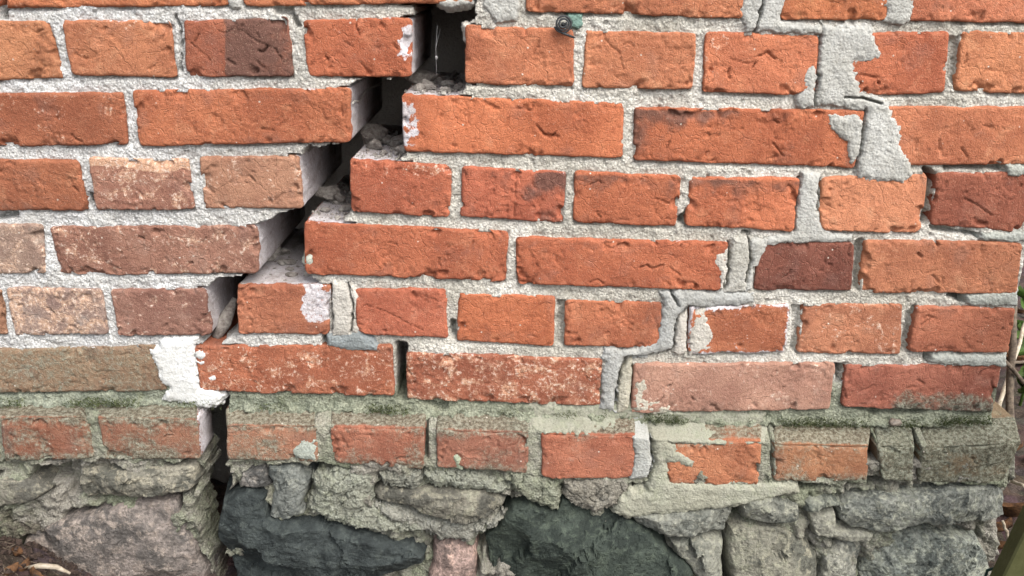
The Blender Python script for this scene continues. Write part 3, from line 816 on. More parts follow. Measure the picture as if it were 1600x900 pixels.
    if step < 0.003:                                     # short torn gashes and drag marks of the clay
        for _ in range(rs.randint(1, 4) if W < 0.16 else rs.randint(2, 7)):
            g = [np.array((rs.rand() * W, rs.rand() * H))]
            a_ = rs.choice((0.6, 1.2, 2.2, 2.6)) + rs.randn() * 0.35
            for _k in range(rs.randint(2, 5)):
                a_ += rs.randn() * 0.55
                g.append(g[-1] + (0.002 + 0.004 * rs.rand()) * np.array((math.cos(a_), math.sin(a_))))
            g = np.array(g)
            x0_, x1_ = np.searchsorted(u * W, (g[:, 0].min() - .004, g[:, 0].max() + .004))
            sl_ = (slice(None), slice(x0_, x1_))
            if x1_ <= x0_:
                continue
            dd_ = line_dist(g, X[sl_], Z[sl_])
            rel[sl_] -= (0.0012 + 0.0022 * rs.rand()) * np.exp(-(dd_ / (0.0006 + 0.0005 * rs.rand())) ** 2)
    step_ = fbm(XX, ZZ, 0.045, 3, seed + 43)               # flaked-off layer
    rel -= 0.0009 * rough * sm(0.12, 0.17, step_)
    if quad is not None and back is None:
        qx = [p[0] for p in quad]
        qy = [p[1] for p in quad]
        for ml, mw, md in MARKS:
            if not (min(qx) < ml[0][0] < max(qx) and min(qy) < ml[0][1] < max(qy)):
                continue
            dd_ = line_dist(px2(ml, y0), P[..., 0] + 0.0006 * fbm(XX, ZZ, 0.005, 2, seed + 81), P[..., 2] + 0.0006 * fbm(XX, ZZ, 0.005, 2, seed + 82))
            rel = rel - md * 0.001 * sm(mw * 0.0010, mw * 0.0002, dd_)
    tilt = (rs.rand(2) - 0.5) * np.array((0.004, 0.003))
    rel += tilt[0] * (U - 0.5) + tilt[1] * (V - 0.5) + (rs.rand() - 0.5) * 0.0022
    P = P + ((rel - sink))[..., None] * Nn
    nr, nc = U.shape
    # colour masks
    bl = np.full(U.shape, wear.get('bloom', 0.06))
    gr = np.full(U.shape, wear.get('green', 0.0))
    dk = np.full(U.shape, wear.get('dark', 0.08))
    mo = np.full(U.shape, wear.get('mort', 0.0))
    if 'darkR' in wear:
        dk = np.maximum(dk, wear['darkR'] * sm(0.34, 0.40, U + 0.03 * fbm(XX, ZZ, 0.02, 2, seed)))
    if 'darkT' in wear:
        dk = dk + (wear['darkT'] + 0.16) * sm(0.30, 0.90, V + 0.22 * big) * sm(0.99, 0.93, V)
    rk = np.random.RandomState(seed + 999)
    if rk.rand() < 0.45:                                  # fire-darkened along one edge
        e_ = (V, 1 - V, U, 1 - U)[rk.randint(4)]
        dk = dk + (0.16 + 0.22 * rk.rand()) * sm(0.45, 1.0, e_ + 0.25 * big)
    if rk.rand() < 0.5 and wear.get('bloom', 0) < .2:
        e_ = (V, 1 - V, U, 1 - U)[rk.randint(4)]
        bl = bl + (0.12 + 0.22 * rk.rand()) * sm(0.4, 1.0, e_ - 0.25 * big)
    if 'bandT' in wear:
        bl = bl + 0.5 * sm(0.78, 0.86, V + 0.10 * big)
        gr = gr + 0.1
    if 'lichenB' in wear:
        k = sm(0.62, 0.25, V - 0.16 * big) * sm(0.15, 0.4, U)
        gr = gr + 0.55 * k
        dk = dk + 0.5 * k * sm(0.4, 0.1, V)
    # pale lime film along the edges, mostly along the upper one
    ed = sm(0.006, 0.0, d)
    mo = mo + (0.30 * ed + 0.12 * sm(0.010, 0, (1 - V) * H) * (back is None)) * (0.75 + 0.5 * fbm(XX, ZZ, 0.05, 2, seed + 61))
    if 'smear' in wear:
        u0, u1, v0, v1 = wear['smear']
        q = 0.05 * fbm(XX, ZZ, 0.015, 3, seed + 3)
        mo = mo + 0.62 * sm(u0 - .05, u0 + .03, U + q) * sm(u1 + .05, u1 - .03, U + q) * sm(v0 - .15, v0 + .1, V + q) * sm(v1 + .1, v1 - .1, V + q)
    if back is not None:
        gr = gr + 0.01 + 0.14 * fbm(XX, ZZ, 0.05, 2, seed + 91)
        gr = gr + 0.42 * sm(0.0, 0.3, Wsl) + 0.16 * sm(0.75, 1.0, V) * (Wsl == 0) + 0.15 * sm(0.02, 0, Z)
    ends = wear.get('end', '')
    verts = [P.reshape(-1, 3)]
    wearc = [np.stack([bl, gr, dk, mo], -1).reshape(-1, 4)]
    idx = np.arange(nr * nc).reshape(nr, nc)
    faces = [np.stack([idx[:-1, :-1], idx[:-1, 1:], idx[1:, 1:], idx[1:, :-1]], -1).reshape(-1, 4)]
    loop = np.concatenate([idx[0, :], idx[1:, -1], idx[-1, -2::-1], idx[-2:0:-1, 0]])
    sidek = np.concatenate([np.full(nc, 0), np.full(nr - 1, 1), np.full(nc - 1, 2), np.full(nr - 2, 3)])
    Lp = P.reshape(-1, 3)[loop]
    dep = wear.get('dep', depth if not ends else max(depth, 0.25))
    rings = [f_ * dep / 0.25 for f_ in (0.004, 0.010, 0.020, 0.035, 0.055, 0.08, 0.25)] if ends else [0.008, 0.03, dep]
    prev = loop
    n0 = nr * nc
    cen = Lp.mean(0)
    for k, dd in enumerate(rings):
        Q = Lp - nrm * dd
        if back is not None:                             # never bring the sloping top out again
            Q[:, 1] = np.maximum(Q[:, 1], Lp[:, 1])
        s = np.arange(len(loop)) * 0.0021
        jig = (0.0011 if k < len(rings) - 1 else 0) * fbm(s, 0 * s + dd * 40, 0.016, 3, seed + 51)
        Q[:, 2] += np.where(sidek == 2, jig, np.where(sidek == 0, jig, 0))
        Q += np.where((sidek == 1) | (sidek == 3), jig, 0)[:, None] * ex
        verts.append(Q)
        wc = np.zeros((len(loop), 4))
        wc[:, 1] = wear.get('green', 0) * 0.5
        wc[:, 0] = 0.1
        mort = 0.30 * np.ones(len(loop))
        for e, kk in (('R', 1), ('T', 2), ('L', 3)):
            if e in ends:
                mort = np.where(sidek == kk, 0.84 if e != 'L' else 0.4, mort)
        if dd < 0.009:
            mort = np.minimum(mort, 0.52)
        if dd > 0.05:
            mort = mort * 0.88
        wc[:, 3] = mort
        wearc.append(wc)
        cur = n0 + np.arange(len(loop))
        n0 += len(loop)
        faces.append(np.stack([prev, np.roll(prev, -1), np.roll(cur, -1), cur], -1)[:, ::-1])
        prev = cur
    # back
    verts.append((cen - nrm * dep)[None])
    wearc.append(np.zeros((1, 4)))
    tri = np.stack([prev, np.roll(prev, -1), np.full(len(prev), n0), np.full(len(prev), n0)], -1)
    allv = np.concatenate(verts)
    F4 = np.concatenate(faces)
    # back cap as quads over pairs of edges
    m = len(prev) // 2 * 2
    cap = np.stack([prev[0:m:2], np.full(m // 2, n0), np.roll(prev, -2)[0:m:2], np.roll(prev, -1)[0:m:2]], -1)
    F4 = np.concatenate([F4, cap])
    bc = np.ones((len(allv), 4))
    b_ = np.array(base)
    g_ = 0.62 * b_.max() * (np.array((1.0, 0.93, 0.80)) if 'fade' in wear else np.array((1.0, 0.96, 0.82)))
    t_ = 0.11 + 0.06 * rs.rand() + wear.get('fade', 0.0)
    b_ = (b_ * (1 - t_) + g_ * t_) * (0.92 + 0.20 * rs.rand())
    bc[:, :3] = b_ * np.array((1, 1.0 + 0.08 * rs.rand(), 1.0 + 0.10 * rs.rand()))
    return link('brick', allv, F4, M_BRICK, parent, cols=dict(base=bc, wear=np.concatenate(wearc)))


def grid_mesh(x, z, keep, Y, extrude=0.0, hidden=None):
    """verts/faces of a height field Y[z,x]; cells where keep is False are left out; open rims run back by `extrude`"""
    nz, nx = Y.shape
    XX, ZZ = np.meshgrid(x, z)
    V = np.stack([XX, Y, ZZ], -1).reshape(-1, 3)
    idx = np.arange(nx * nz).reshape(nz, nx)
    kc = keep[:-1, :-1] & keep[1:, :-1] & keep[:-1, 1:] & keep[1:, 1:]
    q = np.stack([idx[:-1, :-1], idx[:-1, 1:], idx[1:, 1:], idx[1:, :-1]], -1)[kc]
    if extrude:
        e = np.concatenate([q[:, [0, 1]], q[:, [1, 2]], q[:, [2, 3]], q[:, [3, 0]]])
        key = np.sort(e, 1)
        kk = key[:, 0].astype(np.int64) * (nx * nz) + key[:, 1]
        _, inv, cnt = np.unique(kk, return_inverse=True, return_counts=True)
        rim = e[cnt[inv] == 1]
        if hidden is not None:
            hd = hidden.ravel()
            rim = rim[~(hd[rim[:, 0]] & hd[rim[:, 1]])]
        rv = np.unique(rim)
        mp = np.full(nx * nz, -1)
        mp[rv] = nx * nz + np.arange(len(rv))
        base_y = np.maximum(V[rv][:, 1], 0)
        lay, srcs, qs, n0 = [], [], [q], nx * nz
        prev_ = np.full(nx * nz, -1)
        prev_[rv] = rv
        for f_ in (0.03, 0.08, 0.16, 0.28, 0.45, 1.0):
            E = V[rv].copy()
            dd = f_ * extrude
            E[:, 1] = base_y + dd
            a_ = 0.0045 * min(1, f_ / 0.16)
            E[:, 0] += a_ * fbm(V[rv][:, 2] * 1.0 + V[rv][:, 0], E[:, 1], 0.02, 4, 311, .6)
            E[:, 2] += a_ * fbm(V[rv][:, 0] - V[rv][:, 2], E[:, 1], 0.02, 4, 313, .6)
            mp = np.full(nx * nz, -1)
            mp[rv] = n0 + np.arange(len(rv))
            n0 += len(rv)
            lay.append(E)
            srcs.append(rv)
            qs.append(np.stack([prev_[rim[:, 1]], prev_[rim[:, 0]], mp[rim[:, 0]], mp[rim[:, 1]]], -1))
            prev_ = mp
        V = np.concatenate([V] + lay)
        q = np.concatenate(qs)
        src = np.concatenate([np.arange(nx * nz)] + srcs)
    else:
        src = np.arange(nx * nz)
    used = np.unique(q)
    re = np.full(len(V), -1)
    re[used] = np.arange(len(used))
    return V[used], re[q], src[used]


def add_cracks(Y, X, Z, crk, depth=0.020, width=0.0009):
    x0, x1, z0, z1 = X.min(), X.max(), Z.min(), Z.max()
    for c in crk:
        if c[:, 0].max() < x0 or c[:, 0].min() > x1 or c[:, 1].max() < z0 or c[:, 1].min() > z1:
            continue
        dd = line_dist(c, X + 0.0016 * fbm(X, Z, 0.008, 3, 5), Z + 0.0012 * fbm(X, Z, 0.01, 2, 8))
        Y = Y + depth * np.exp(-(dd / width) ** 2)
    return Y


def window(poly, x, z, m):
    x0, z0 = poly.min(0) - m
    x1, z1 = poly.max(0) + m
    i0, i1 = np.searchsorted(x, (x0, x1))
    j0, j1 = np.searchsorted(z, (z0, z1))
    return slice(j0, j1), slice(i0, i1)


def patch(parent, name, poly_px, y0, thick, col, ragged, rough, grit, green, seed, step=0.0012, crk=None, yfun=None, label=None, yproj=None):
    poly = px2(poly_px, y0 if yproj is None else yproj)
    if np.ptp(poly[:, 0]) > 0.17:
        step = 0.0017
    x = np.arange(poly[:, 0].min() - 0.012, poly[:, 0].max() + 0.012, step)
    z = np.arange(poly[:, 1].min() - 0.012, poly[:, 1].max() + 0.012, step)
    X, Z = np.meshgrid(x, z)
    d = poly_sdf(poly, X, Z)
    d = d + ragged * 0.001 * (0.60 * fbm(X, Z, 0.022, 4, seed, 0.65) + 0.5 * fbm(X, Z, 0.006, 3, seed + 5, .65))
    t = thick * 0.00045 + 0.0009
    Y = y0 - t + t * sm(-0.0070, -0.0005, d) + 0.004 * sm(-0.0012, 0.0012, d) + 0.012 * sm(0.001, 0.006, d)
    k = sm(0.0, -0.004, d)
    Y += k * rough * 0.001 * 0.9 * fbm(X, Z, 0.03, 4, seed + 9, .55) + k * min(rough, 1.3) * 0.00045 * fbm(X, Z, 0.007, 3, seed + 13, .6)
    if rough > 2:
        Y += k * 0.006 * sm(0.05, 0.0, np.abs(fbm(X, Z, 0.04, 3, seed + 15)))          # crumbled apart
    Y += k * 0.00030 * fbm(X * 0.22 + 0.1 * Z, Z, 0.006, 3, seed + 23)                    # trowel drag
    pits = fbm(X, Z, 0.006, 2, seed + 21)
    Y += k * 0.0012 * sm(0.6, 0.95, pits)
    if yfun is not None:
        Y = Y + yfun(X, Z)
    if crk:
        Y = add_cracks(Y, X, Z, crk)
    keep = d < 0.006
    V, Fq, src = grid_mesh(x, z, keep, Y)
    n = len(V)
    bc = np.ones((n, 4))
    bc[:, :3] = col
    wc = np.zeros((n, 4))
    wc[:, 0], wc[:, 1], wc[:, 3] = grit, green, (1.0 if rough > 2 else 0.3) if grit else 0.0
    wc[:, 2] = 0.06 + 0.10 * np.clip(fbm(V[:, 0], V[:, 2], 0.04, 3, seed), 0, 1)
    bc[:, :3] *= (1 + 0.10 * fbm(V[:, 0], V[:, 2], 0.03, 3, seed + 2))[:, None]
    ob = link(name, V, Fq, M_MORTAR, parent, cols=dict(base=bc, wear=wc))
    if label:
        ob['label'] = label
    return ob


# ------------------------------------------------------------------ ground
def axis(lo, hi, dense_lo, dense_hi, step):
    d = np.arange(dense_lo, dense_hi, step)
    out_hi = dense_hi + (hi - dense_hi) * (np.linspace(0, 1, 40) ** 3)
    out_lo = dense_lo + (lo - dense_lo) * (np.linspace(1, 0, 40) ** 3)
    return np.unique(np.concatenate([out_lo, d, out_hi]))


def ground_h(X, Y):
    near = np.exp(-(((X + 0.72) / 0.16) ** 2 + ((Y + 0.13) / 0.14) ** 2))
    h = 0.022 * fbm(X, Y, 0.35, 3, 3) + (0.008 * fbm(X, Y, 0.05, 4, 9, .6) + 0.004 * fbm(X, Y, 0.012, 3, 15)) * (np.hypot(X, Y) < 6)
    h = h * sm(0, 0.3, np.hypot(X, Y))
    return h + 0.17 * near


gx = axis(-120, 120, -1.1, 1.7, 0.012)
gy = axis(-120, 120, -0.55, 1.6, 0.012)
GX, GY = np.meshgrid(gx, gy)
GZ = ground_h(GX, GY)
gi = np.arange(GX.size).reshape(GX.shape)
gq = np.stack([gi[:-1, :-1], gi[:-1, 1:], gi[1:, 1:], gi[1:, :-1]], -1).reshape(-1, 4)
ground = link('ground', np.stack([GX, GY, GZ], -1).reshape(-1, 3), gq, M_SOIL, origin=(0, 0, 0))
tag(ground, 'dark brown soil with crumbs and roots at the foot of the wall', 'ground', kind='structure')

# ------------------------------------------------------------------ brick wall
wall = thing('brick_wall', (0, 0.0, 0.0), 'old red brick wall with white mortar and a wide stepped crack', 'wall')
quads = []
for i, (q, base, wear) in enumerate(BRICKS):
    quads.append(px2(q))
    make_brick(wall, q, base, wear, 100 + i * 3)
for i, (q, bl_, br_, base, wear) in enumerate(PLINTH_BRICKS):
    make_brick(wall, q, base, wear, 400 + i * 3, PLINTH, back=(bl_, br_))

# courses above the picture, and the return of the corner (not seen from here)
XC = lambda z: at(1600, 370)[0] + 0.004 * math.sin(z * 40)
z_top0 = at(800, -80)[2]
rs = random.Random(5)
extra = []
for c in range(4):
    zb = z_top0 + 0.012 + c * 0.079
    x1 = XC(zb)
    L = 0.118 if c % 2 == 0 else 0.25
    xx = x1 - (0.0 if c % 2 == 0 else 0.13)
    if c % 2:
        extra.append((x1 - 0.12, x1, zb))
    while xx > -0.98:
        a = xx - L
        gap_x = at(725, 0)[0] + 0.06 * (c + 1)
        if not (a < gap_x + 0.02 and xx > gap_x - 0.06):
            extra.append((a, xx, zb))
        xx = a - 0.011
for k, (a, b, zb) in enumerate(extra):
    p = [(a, 0, zb + 0.066), (b, 0, zb + 0.066), (b, 0, zb), (a, 0, zb)]
    make_brick(wall, None, [O, RO, OL, RR][k % 4], {}, 700 + k * 3, pts3=p, step=0.004)
    quads.append(np.array([[v[0], v[2]] for v in p]))
corner_x = max(q[:, 0].max() for q in quads)
course_z = [(at(1590, y1)[2], at(1590, y0)[2]) for y0, y1 in ((-64, 36), (51, 149), (166, 257), (269, 364), (379, 459), (482, 553), (571, 645))]
course_z += [(z_top0 + 0.012 + c * 0.079, z_top0 + 0.078 + c * 0.079) for c in range(4)]
for k, (zb, zt) in enumerate(course_z):
    y = 0.127 if k % 2 == 0 else 0.262
    while y < 0.75:
        L = 0.25 if k % 2 == 0 else 0.118
        xr = corner_x - 0.004 - 0.02 * max(0, (0.75 - zb)) * 0
        p = [(xr, y, zt), (xr, y + L, zt), (xr, y + L, zb), (xr, y, zb)]
        make_brick(wall, None, [RO, O, RR][int(y * 50 + k) % 3], {}, 900 + k * 31 + int(y * 100), pts3=p, step=0.005, normal=(1, 0, 0))
        y += L + 0.011

PT_TOP = sorted((float(at(0.5 * (b[0] + c[0]), b[1], 0.004)[0]), float(at(0.5 * (b[0] + c[0]), 0.5 * (b[1] + c[1]), 0.004)[2])) for q, b, c, *_ in PLINTH_BRICKS)
# wall mortar: one height field over the whole face
x = np.arange(-1.02, corner_x - 0.0035, 0.00165)
zlo = at(0, 655)[2] - 0.01
z = np.arange(zlo, z_top0 + 4 * 0.079 + 0.01, 0.00165)
X, Z = np.meshgrid(x, z)
D = np.full(X.shape, 1.0)
above = np.full(X.shape, 1.0)
for q in quads:
    w = window(q, x, z, 0.03)
    if w[0].stop <= w[0].start or w[1].stop <= w[1].start:
        continue
    Xw, Zw = X[w], Z[w]
    D[w] = np.minimum(D[w], poly_sdf(q, Xw, Zw))
    above[w] = np.minimum(above[w], poly_sdf(q, Xw, Zw + 0.0045))
big = fbm(X, Z, 0.07, 3, 31)
depth = 0.0042 + 0.0024 * big + 0.0013 * fbm(X, Z, 0.018, 4, 33, .65) + 0.0008 * fbm(X, Z, 0.006, 3, 35, .7) + 0.0005 * pn(X / 0.0036, Z / 0.0036, 37)
depth += 0.0052 * sm(0.0005, -0.003, above) * sm(-0.5, 0.3, fbm(X, Z, 0.05, 2, 39))
depth += 0.003 * sm(0.55, 0.95, fbm(X, Z, 0.012, 2, 43))                     # lost grains
depth -= 0.0015 * sm(0.6, 0.9, fbm(X, Z, 0.009, 2, 47))                       # grit standing proud
depth = np.maximum(depth, 0.0004)
Y = np.where(D < -0.0035, np.maximum(depth, 0.006) + 0.010 * sm(-0.0035, -0.006, D), depth)
for vp, dm in VOIDS:
    p = px2(vp)
    w = window(p, x, z, 0.02)
    dv = poly_sdf(p, X[w], Z[w]) + 0.0018 * fbm(X[w], Z[w], 0.012, 3, 61)
    Y[w] = Y[w] + dm * 0.001 * sm(0.0015, -0.0022, dv)
Y = add_cracks(Y, X, Z, CRK, 0.012, 0.0010)
cr = poly_sdf(px2(CRACK), X, Z) + 0.003 * fbm(X, Z, 0.02, 4, 71, .6)
crl = poly_sdf(px2(CRACK_LOW), X, Z) + 0.003 * fbm(X, Z, 0.02, 4, 73, .6)
gap_x = at(725, 0)[0] + 0.06 * (Z - z_top0) / 0.079
up = (Z > at(0, -60)[2]) & (np.abs(X - gap_x + 0.02) < 0.03)
# keep the mortar behind bricks only where the outer skin needs it
ztop_ = np.interp(x, *[np.array(v) for v in zip(*PT_TOP)])[None]
keep = (cr > np.where(D < 0.0008, 0.012, 0.0)) & (crl > np.where(D < 0.0008, 0.010, 0.0)) & (D > -0.009) & ~up & (Z > ztop_ - 0.006)
# mossy fillet where the wall meets the plinth shoulder
z_sh = at(800, 640)[2]
foot = sm(0.011, -0.004, Z - ztop_ + 0.005 * fbm(X, Z, 0.03, 3, 81))
Y = Y - foot * (0.005 + 0.006 * fbm(X, Z, 0.018, 4, 83, .6) + 0.003 * fbm(X, Z, 0.006, 3, 84, .6)) * (D > -0.004)
V, Fq, src = grid_mesh(x, z, keep, Y, 0.22, (D < -0.006) & (cr > 0.014) & (crl > 0.014))
Xs, Zs, Ds = X.ravel()[src], Z.ravel()[src], D.ravel()[src]
bc = np.ones((len(V), 4))
tone = sm(-0.4, 0.5, fbm(Xs, Zs, 0.2, 2, 91))
left = sm(-0.1, -0.45, Xs)
bc[:, :3] = (np.array((0.58, 0.56, 0.50))[None] * (1 - tone[:, None]) + np.array((0.74, 0.72, 0.665))[None] * tone[:, None])
bc[:, :3] = bc[:, :3] * (1 - left[:, None]) + np.array((0.70, 0.705, 0.705)) * left[:, None]
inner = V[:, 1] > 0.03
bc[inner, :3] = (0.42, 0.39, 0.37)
wc = np.zeros((len(V), 4))
wc[:, 0] = 0.35
zg = sm(at(0, 560)[2], at(0, 632)[2], Zs)
wc[:, 1] = 0.02 + 0.74 * zg + 0.20 * left * sm(at(0, 300)[2], at(0, 480)[2], Zs)
wc[:, 2] = 0.10 + 0.34 * np.clip(fbm(Xs, Zs, 0.09, 4, 95, .6), 0, 1) + 0.16 * sm(at(0, 470)[2], at(0, 620)[2], Zs)
wc[:, 3] = 1.0
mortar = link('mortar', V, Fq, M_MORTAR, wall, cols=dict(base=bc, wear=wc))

for i, (p, th, col, rag, ro, gt, gn) in enumerate(PATCHES):
    patch(wall, 'mortar_patch', p, 0.0, th, col, rag, ro, gt, gn, 200 + i * 5, crk=CRK)
patch(wall, 'white_plaster_patch', WHITE_PATCH, 0.0, 3.2, (0.60, 0.61, 0.605), 4.0, .4, .0, .08, 555, crk=CRK, label='bright white plaster patch closing the crack')


for i, fp in enumerate([[(304, 549), (316, 548), (322, 556), (312, 562), (304, 558)], [(306, 564), (320, 562), (323, 570), (312, 572)], [(325, 590), (336, 586), (340, 593), (334, 598), (327, 596)]]):
    patch(wall, 'white_plaster_patch', fp, 0.0, 1.0, (0.58, 0.59, 0.58), 3.5, .4, .0, .0, 570 + i, label='fleck of white plaster splashed on a brick beside the crack')


# plinth mortar: follows the shoulder of the plinth bricks
def prof(X, Z, ze, zt):
    return PLINTH + (0.004 - PLINTH) * np.clip((Z - ze) / (zt - ze), 0, 1)


def edge_lines():
    xs = [-0.9] + [at(0.5 * (q[0][0] + q[1][0]), 0, PLINTH)[0] for q, *_ in PLINTH_BRICKS]
    ze = [at(0.5 * (q[0][0] + q[1][0]), 0.5 * (q[0][1] + q[1][1]), PLINTH)[2] for q, *_ in PLINTH_BRICKS]
    zt = [at(b[0], 0.5 * (b[1] + c[1]), 0.004)[2] for q, b, c, *_ in PLINTH_BRICKS]
    xs = [at(0.5 * (q[0][0] + q[1][0]), q[0][1], PLINTH)[0] for q, *_ in PLINTH_BRICKS]
    return np.array(xs), np.array(ze), np.array(zt)


EX, EZ, ET = edge_lines()
x_right = at(1590, 720, PLINTH)[0]
x = np.arange(-0.86, x_right - 0.004, 0.0018)
z = np.arange(at(800, 775, PLINTH)[2], ET.max() + 0.012, 0.0018)
X, Z = np.meshgrid(x, z)
pq = []
for q, b, c, *_ in PLINTH_BRICKS:                       # silhouettes in x,z
    f = px2(q, PLINTH)
    t = np.array([at(*b, 0.004)[[0, 2]], at(*c, 0.004)[[0, 2]]])
    t[:, 1] += 0.04                                      # cells behind the shoulder go too
    pq.append(np.array([t[0], t[1], f[1], f[2], f[3], f[0]]))
D = np.full(X.shape, 1.0)
for q in pq:
    w = window(q, x, z, 0.04)
    D[w] = np.minimum(D[w], poly_sdf(q, X[w], Z[w]))
ze, zt = np.interp(x, EX, EZ)[None], np.interp(x, EX, ET)[None]
depth = 0.0035 + 0.0022 * fbm(X, Z, 0.05, 3, 131) + 0.0018 * fbm(X, Z, 0.016, 4, 133, .65) + 0.0008 * fbm(X, Z, 0.006, 3, 135)
Y = prof(X, Z, ze, zt) + np.maximum(depth, -0.001)
Y = np.where(D < -0.004, Y + 0.012, Y)
for vp, dm in [([(1360, 664), (1366, 664), (1376, 752), (1360, 752)], 60), ([(1431, 668), (1440, 668), (1436, 754), (1429, 754)], 60), ([(662, 655), (668, 650), (668, 720), (663, 720)], 20),
               ([(1206, 660), (1210, 662), (1209, 750), (1205, 750)], 12)]:
    p = px2(vp, PLINTH)
    w = window(p, x, z, 0.02)
    Y[w] = Y[w] + dm * 0.001 * sm(0.001, -0.001, poly_sdf(p, X[w], Z[w]))
Y = add_cracks(Y, X, Z, CRK_P)
crl = poly_sdf(px2(CRACK_LOW, PLINTH), X, Z) + 0.002 * fbm(X, Z, 0.02, 4, 73, .6)
zb_ = np.interp(x, EX, [0.5 * (at(*q[2], PLINTH)[2] + at(*q[3], PLINTH)[2]) for q, *_ in PLINTH_BRICKS])[None]
keep = (crl > np.where(D < 0.0008, 0.010, 0.0)) & (D > -0.010) & (Z < zt + 0.004) & (Z > zb_ - 0.004 - 0.007 * fbm(X, Z, 0.03, 3, 141))
for vp in ([(1357, 655), (1368, 655), (1380, 762), (1356, 762)], [(1430, 655), (1441, 655), (1438, 762), (1428, 762)]):
    keep &= poly_sdf(px2(vp, PLINTH), X, Z) > 0
V, Fq, src = grid_mesh(x, z, keep, Y, 0.06, (D < -0.006) & (crl > 0.014))
bc = np.ones((len(V), 4))
bc[:, :3] = (0.40, 0.39, 0.33)
wc = np.zeros((len(V), 4))
wc[:, 3] = 1.0
wc[:, 0], wc[:, 1], wc[:, 2] = .4, .50 + 0.14 * fbm(V[:, 0], V[:, 2], 0.1, 2, 7), .16
tag(link('mortar', V, Fq, M_MORTAR, wall, cols=dict(base=bc, wear=wc)), 'grey mortar green with algae between the plinth bricks')

# core of the wall behind the outer skin
bx0, bx1 = -1.02, corner_x - 0.006


def box(name, lo, hi, mat, parent, base=(0.4, 0.37, 0.34), wear=(0.3, 0, 0.3, 0), n=24):
    """box with roughened faces"""
    lo, hi = np.array(lo), np.array(hi)
    Vs, Fs, off = [], [], 0
    for ax in range(3):
        for s in (0, 1):
            a, b = [k for k in range(3) if k != ax]
            A, B = np.meshgrid(np.linspace(lo[a], hi[a], n), np.linspace(lo[b], hi[b], n))
            P = np.zeros(A.shape + (3,))
            P[..., a], P[..., b] = A, B
            inner = (np.minimum(np.minimum(A - lo[a], hi[a] - A), np.minimum(B - lo[b], hi[b] - B)) > 1e-6)
            P[..., ax] = (hi if s else lo)[ax] + 0.004 * fbm(A, B, 0.05, 3, 3 + ax) * inner
            i = np.arange(n * n).reshape(n, n) + off
            q = np.stack([i[:-1, :-1], i[:-1, 1:], i[1:, 1:], i[1:, :-1]], -1).reshape(-1, 4)
            if (ax == 1) == bool(s):
                q = q[:, ::-1]
            Vs.append(P.reshape(-1, 3))
            Fs.append(q)
            off += n * n
    V = np.concatenate(Vs)
    bc = np.ones((len(V), 4))
    bc[:, :3] = base
    wc = np.tile(np.array(wear, float), (len(V), 1))
    return link(name, V, np.concatenate(Fs), mat, parent, cols=dict(base=bc, wear=wc))


box('wall_core', (bx0, 0.262, -0.05), (bx1 - 0.004, 0.75, z_top0 + 0.32), M_MORTAR, wall)
box('wall_core', (corner_x - 0.115, 0.03, at(800, 640)[2]), (bx1 - 0.002, 0.262, z_top0 + 0.32), M_MORTAR, wall, base=(.55, .53, .5), wear=(.3, .05, .05, 0))
# plinth on the return side
zf0, zf1 = at(1580, 756, PLINTH)[2], at(1590, 700, PLINTH)[2]
y = PLINTH + 0.14
while y < 0.7:
    p = [(x_right, y, zf1), (x_right, y + 0.12, zf1), (x_right, y + 0.12, zf0), (x_right, y, zf0)]
    make_brick(wall, None, (.24, .13, .075), dict(green=.5), 1300 + int(y * 100), pts3=p, step=0.005, normal=(1, 0, 0), depth=0.05)
    y += 0.131

# ------------------------------------------------------------------ stone footing
foot_ = thing('stone_footing', (0, 0.0, 0.0), 'rubble stone footing of slate and granite, mossy mortar, under the bricks', 'foundation')
x = np.arange(-0.90, at(1566, 860, PLINTH)[0], 0.0018)
z = np.arange(-0.06, at(800, 735, PLINTH)[2] + 0.012, 0.0018)
X, Z = np.meshgrid(x, z)
Y = PLINTH + 0.006 + 0.009 * fbm(X, Z, 0.09, 4, 231, .6) + 0.006 * fbm(X, Z, 0.03, 4, 233, .65) + 0.0022 * np.abs(fbm(X, Z, 0.012, 3, 235, .6)) + 0.0010 * fbm(X, Z, 0.0045, 2, 239, .6)
crumb = fbm(X, Z, 0.02, 3, 237)
Y += 0.006 * sm(0.35, 0.6, crumb)
Y += 0.006 * sm(0.1, 0.5, fbm(X, Z, 0.045, 3, 241))
DS = np.full(X.shape, 1.0)
for sp in STONES:
    p = px2(sp[0], PLINTH)
    w = window(p, x, z, 0.03)
    DS[w] = np.minimum(DS[w], poly_sdf(p, X[w], Z[w]))
Y += 0.026 * sm(0.0075, 0.0005, DS + 0.003 * fbm(X, Z, 0.02, 3, 251)) * sm(-0.15, 0.35, fbm(X, Z, 0.07, 3, 253))
for vp, dm in FOOT_VOIDS:
    p = px2(vp, PLINTH)
    w = window(p, x, z, 0.03)
    dv = poly_sdf(p, X[w], Z[w]) + 0.003 * fbm(X[w], Z[w], 0.02, 3, 161)
    Y[w] = Y[w] + dm * 0.001 * sm(0.003, -0.004, dv)
crl = poly_sdf(px2(CRACK_LOW, PLINTH), X, Z) + 0.004 * fbm(X, Z, 0.03, 4, 173, .6)
V, Fq, src = grid_mesh(x, z, crl > 0, Y, 0.05)
bc = np.ones((len(V), 4))
bc[:, :3] = (0.30, 0.285, 0.25)
wc = np.zeros((len(V), 4))
wc[:, 3] = 1.0
wc[:, 0], wc[:, 1] = .4, .46 + 0.2 * fbm(V[:, 0], V[:, 2], 0.12, 3, 9)
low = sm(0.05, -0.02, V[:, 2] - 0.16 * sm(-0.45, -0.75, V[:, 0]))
wc[:, 2] = 0.22 + 0.5 * low + 0.18 * fbm(V[:, 0], V[:, 2], 0.06, 3, 19) + 0.35 * (V[:, 1] > 0.02)
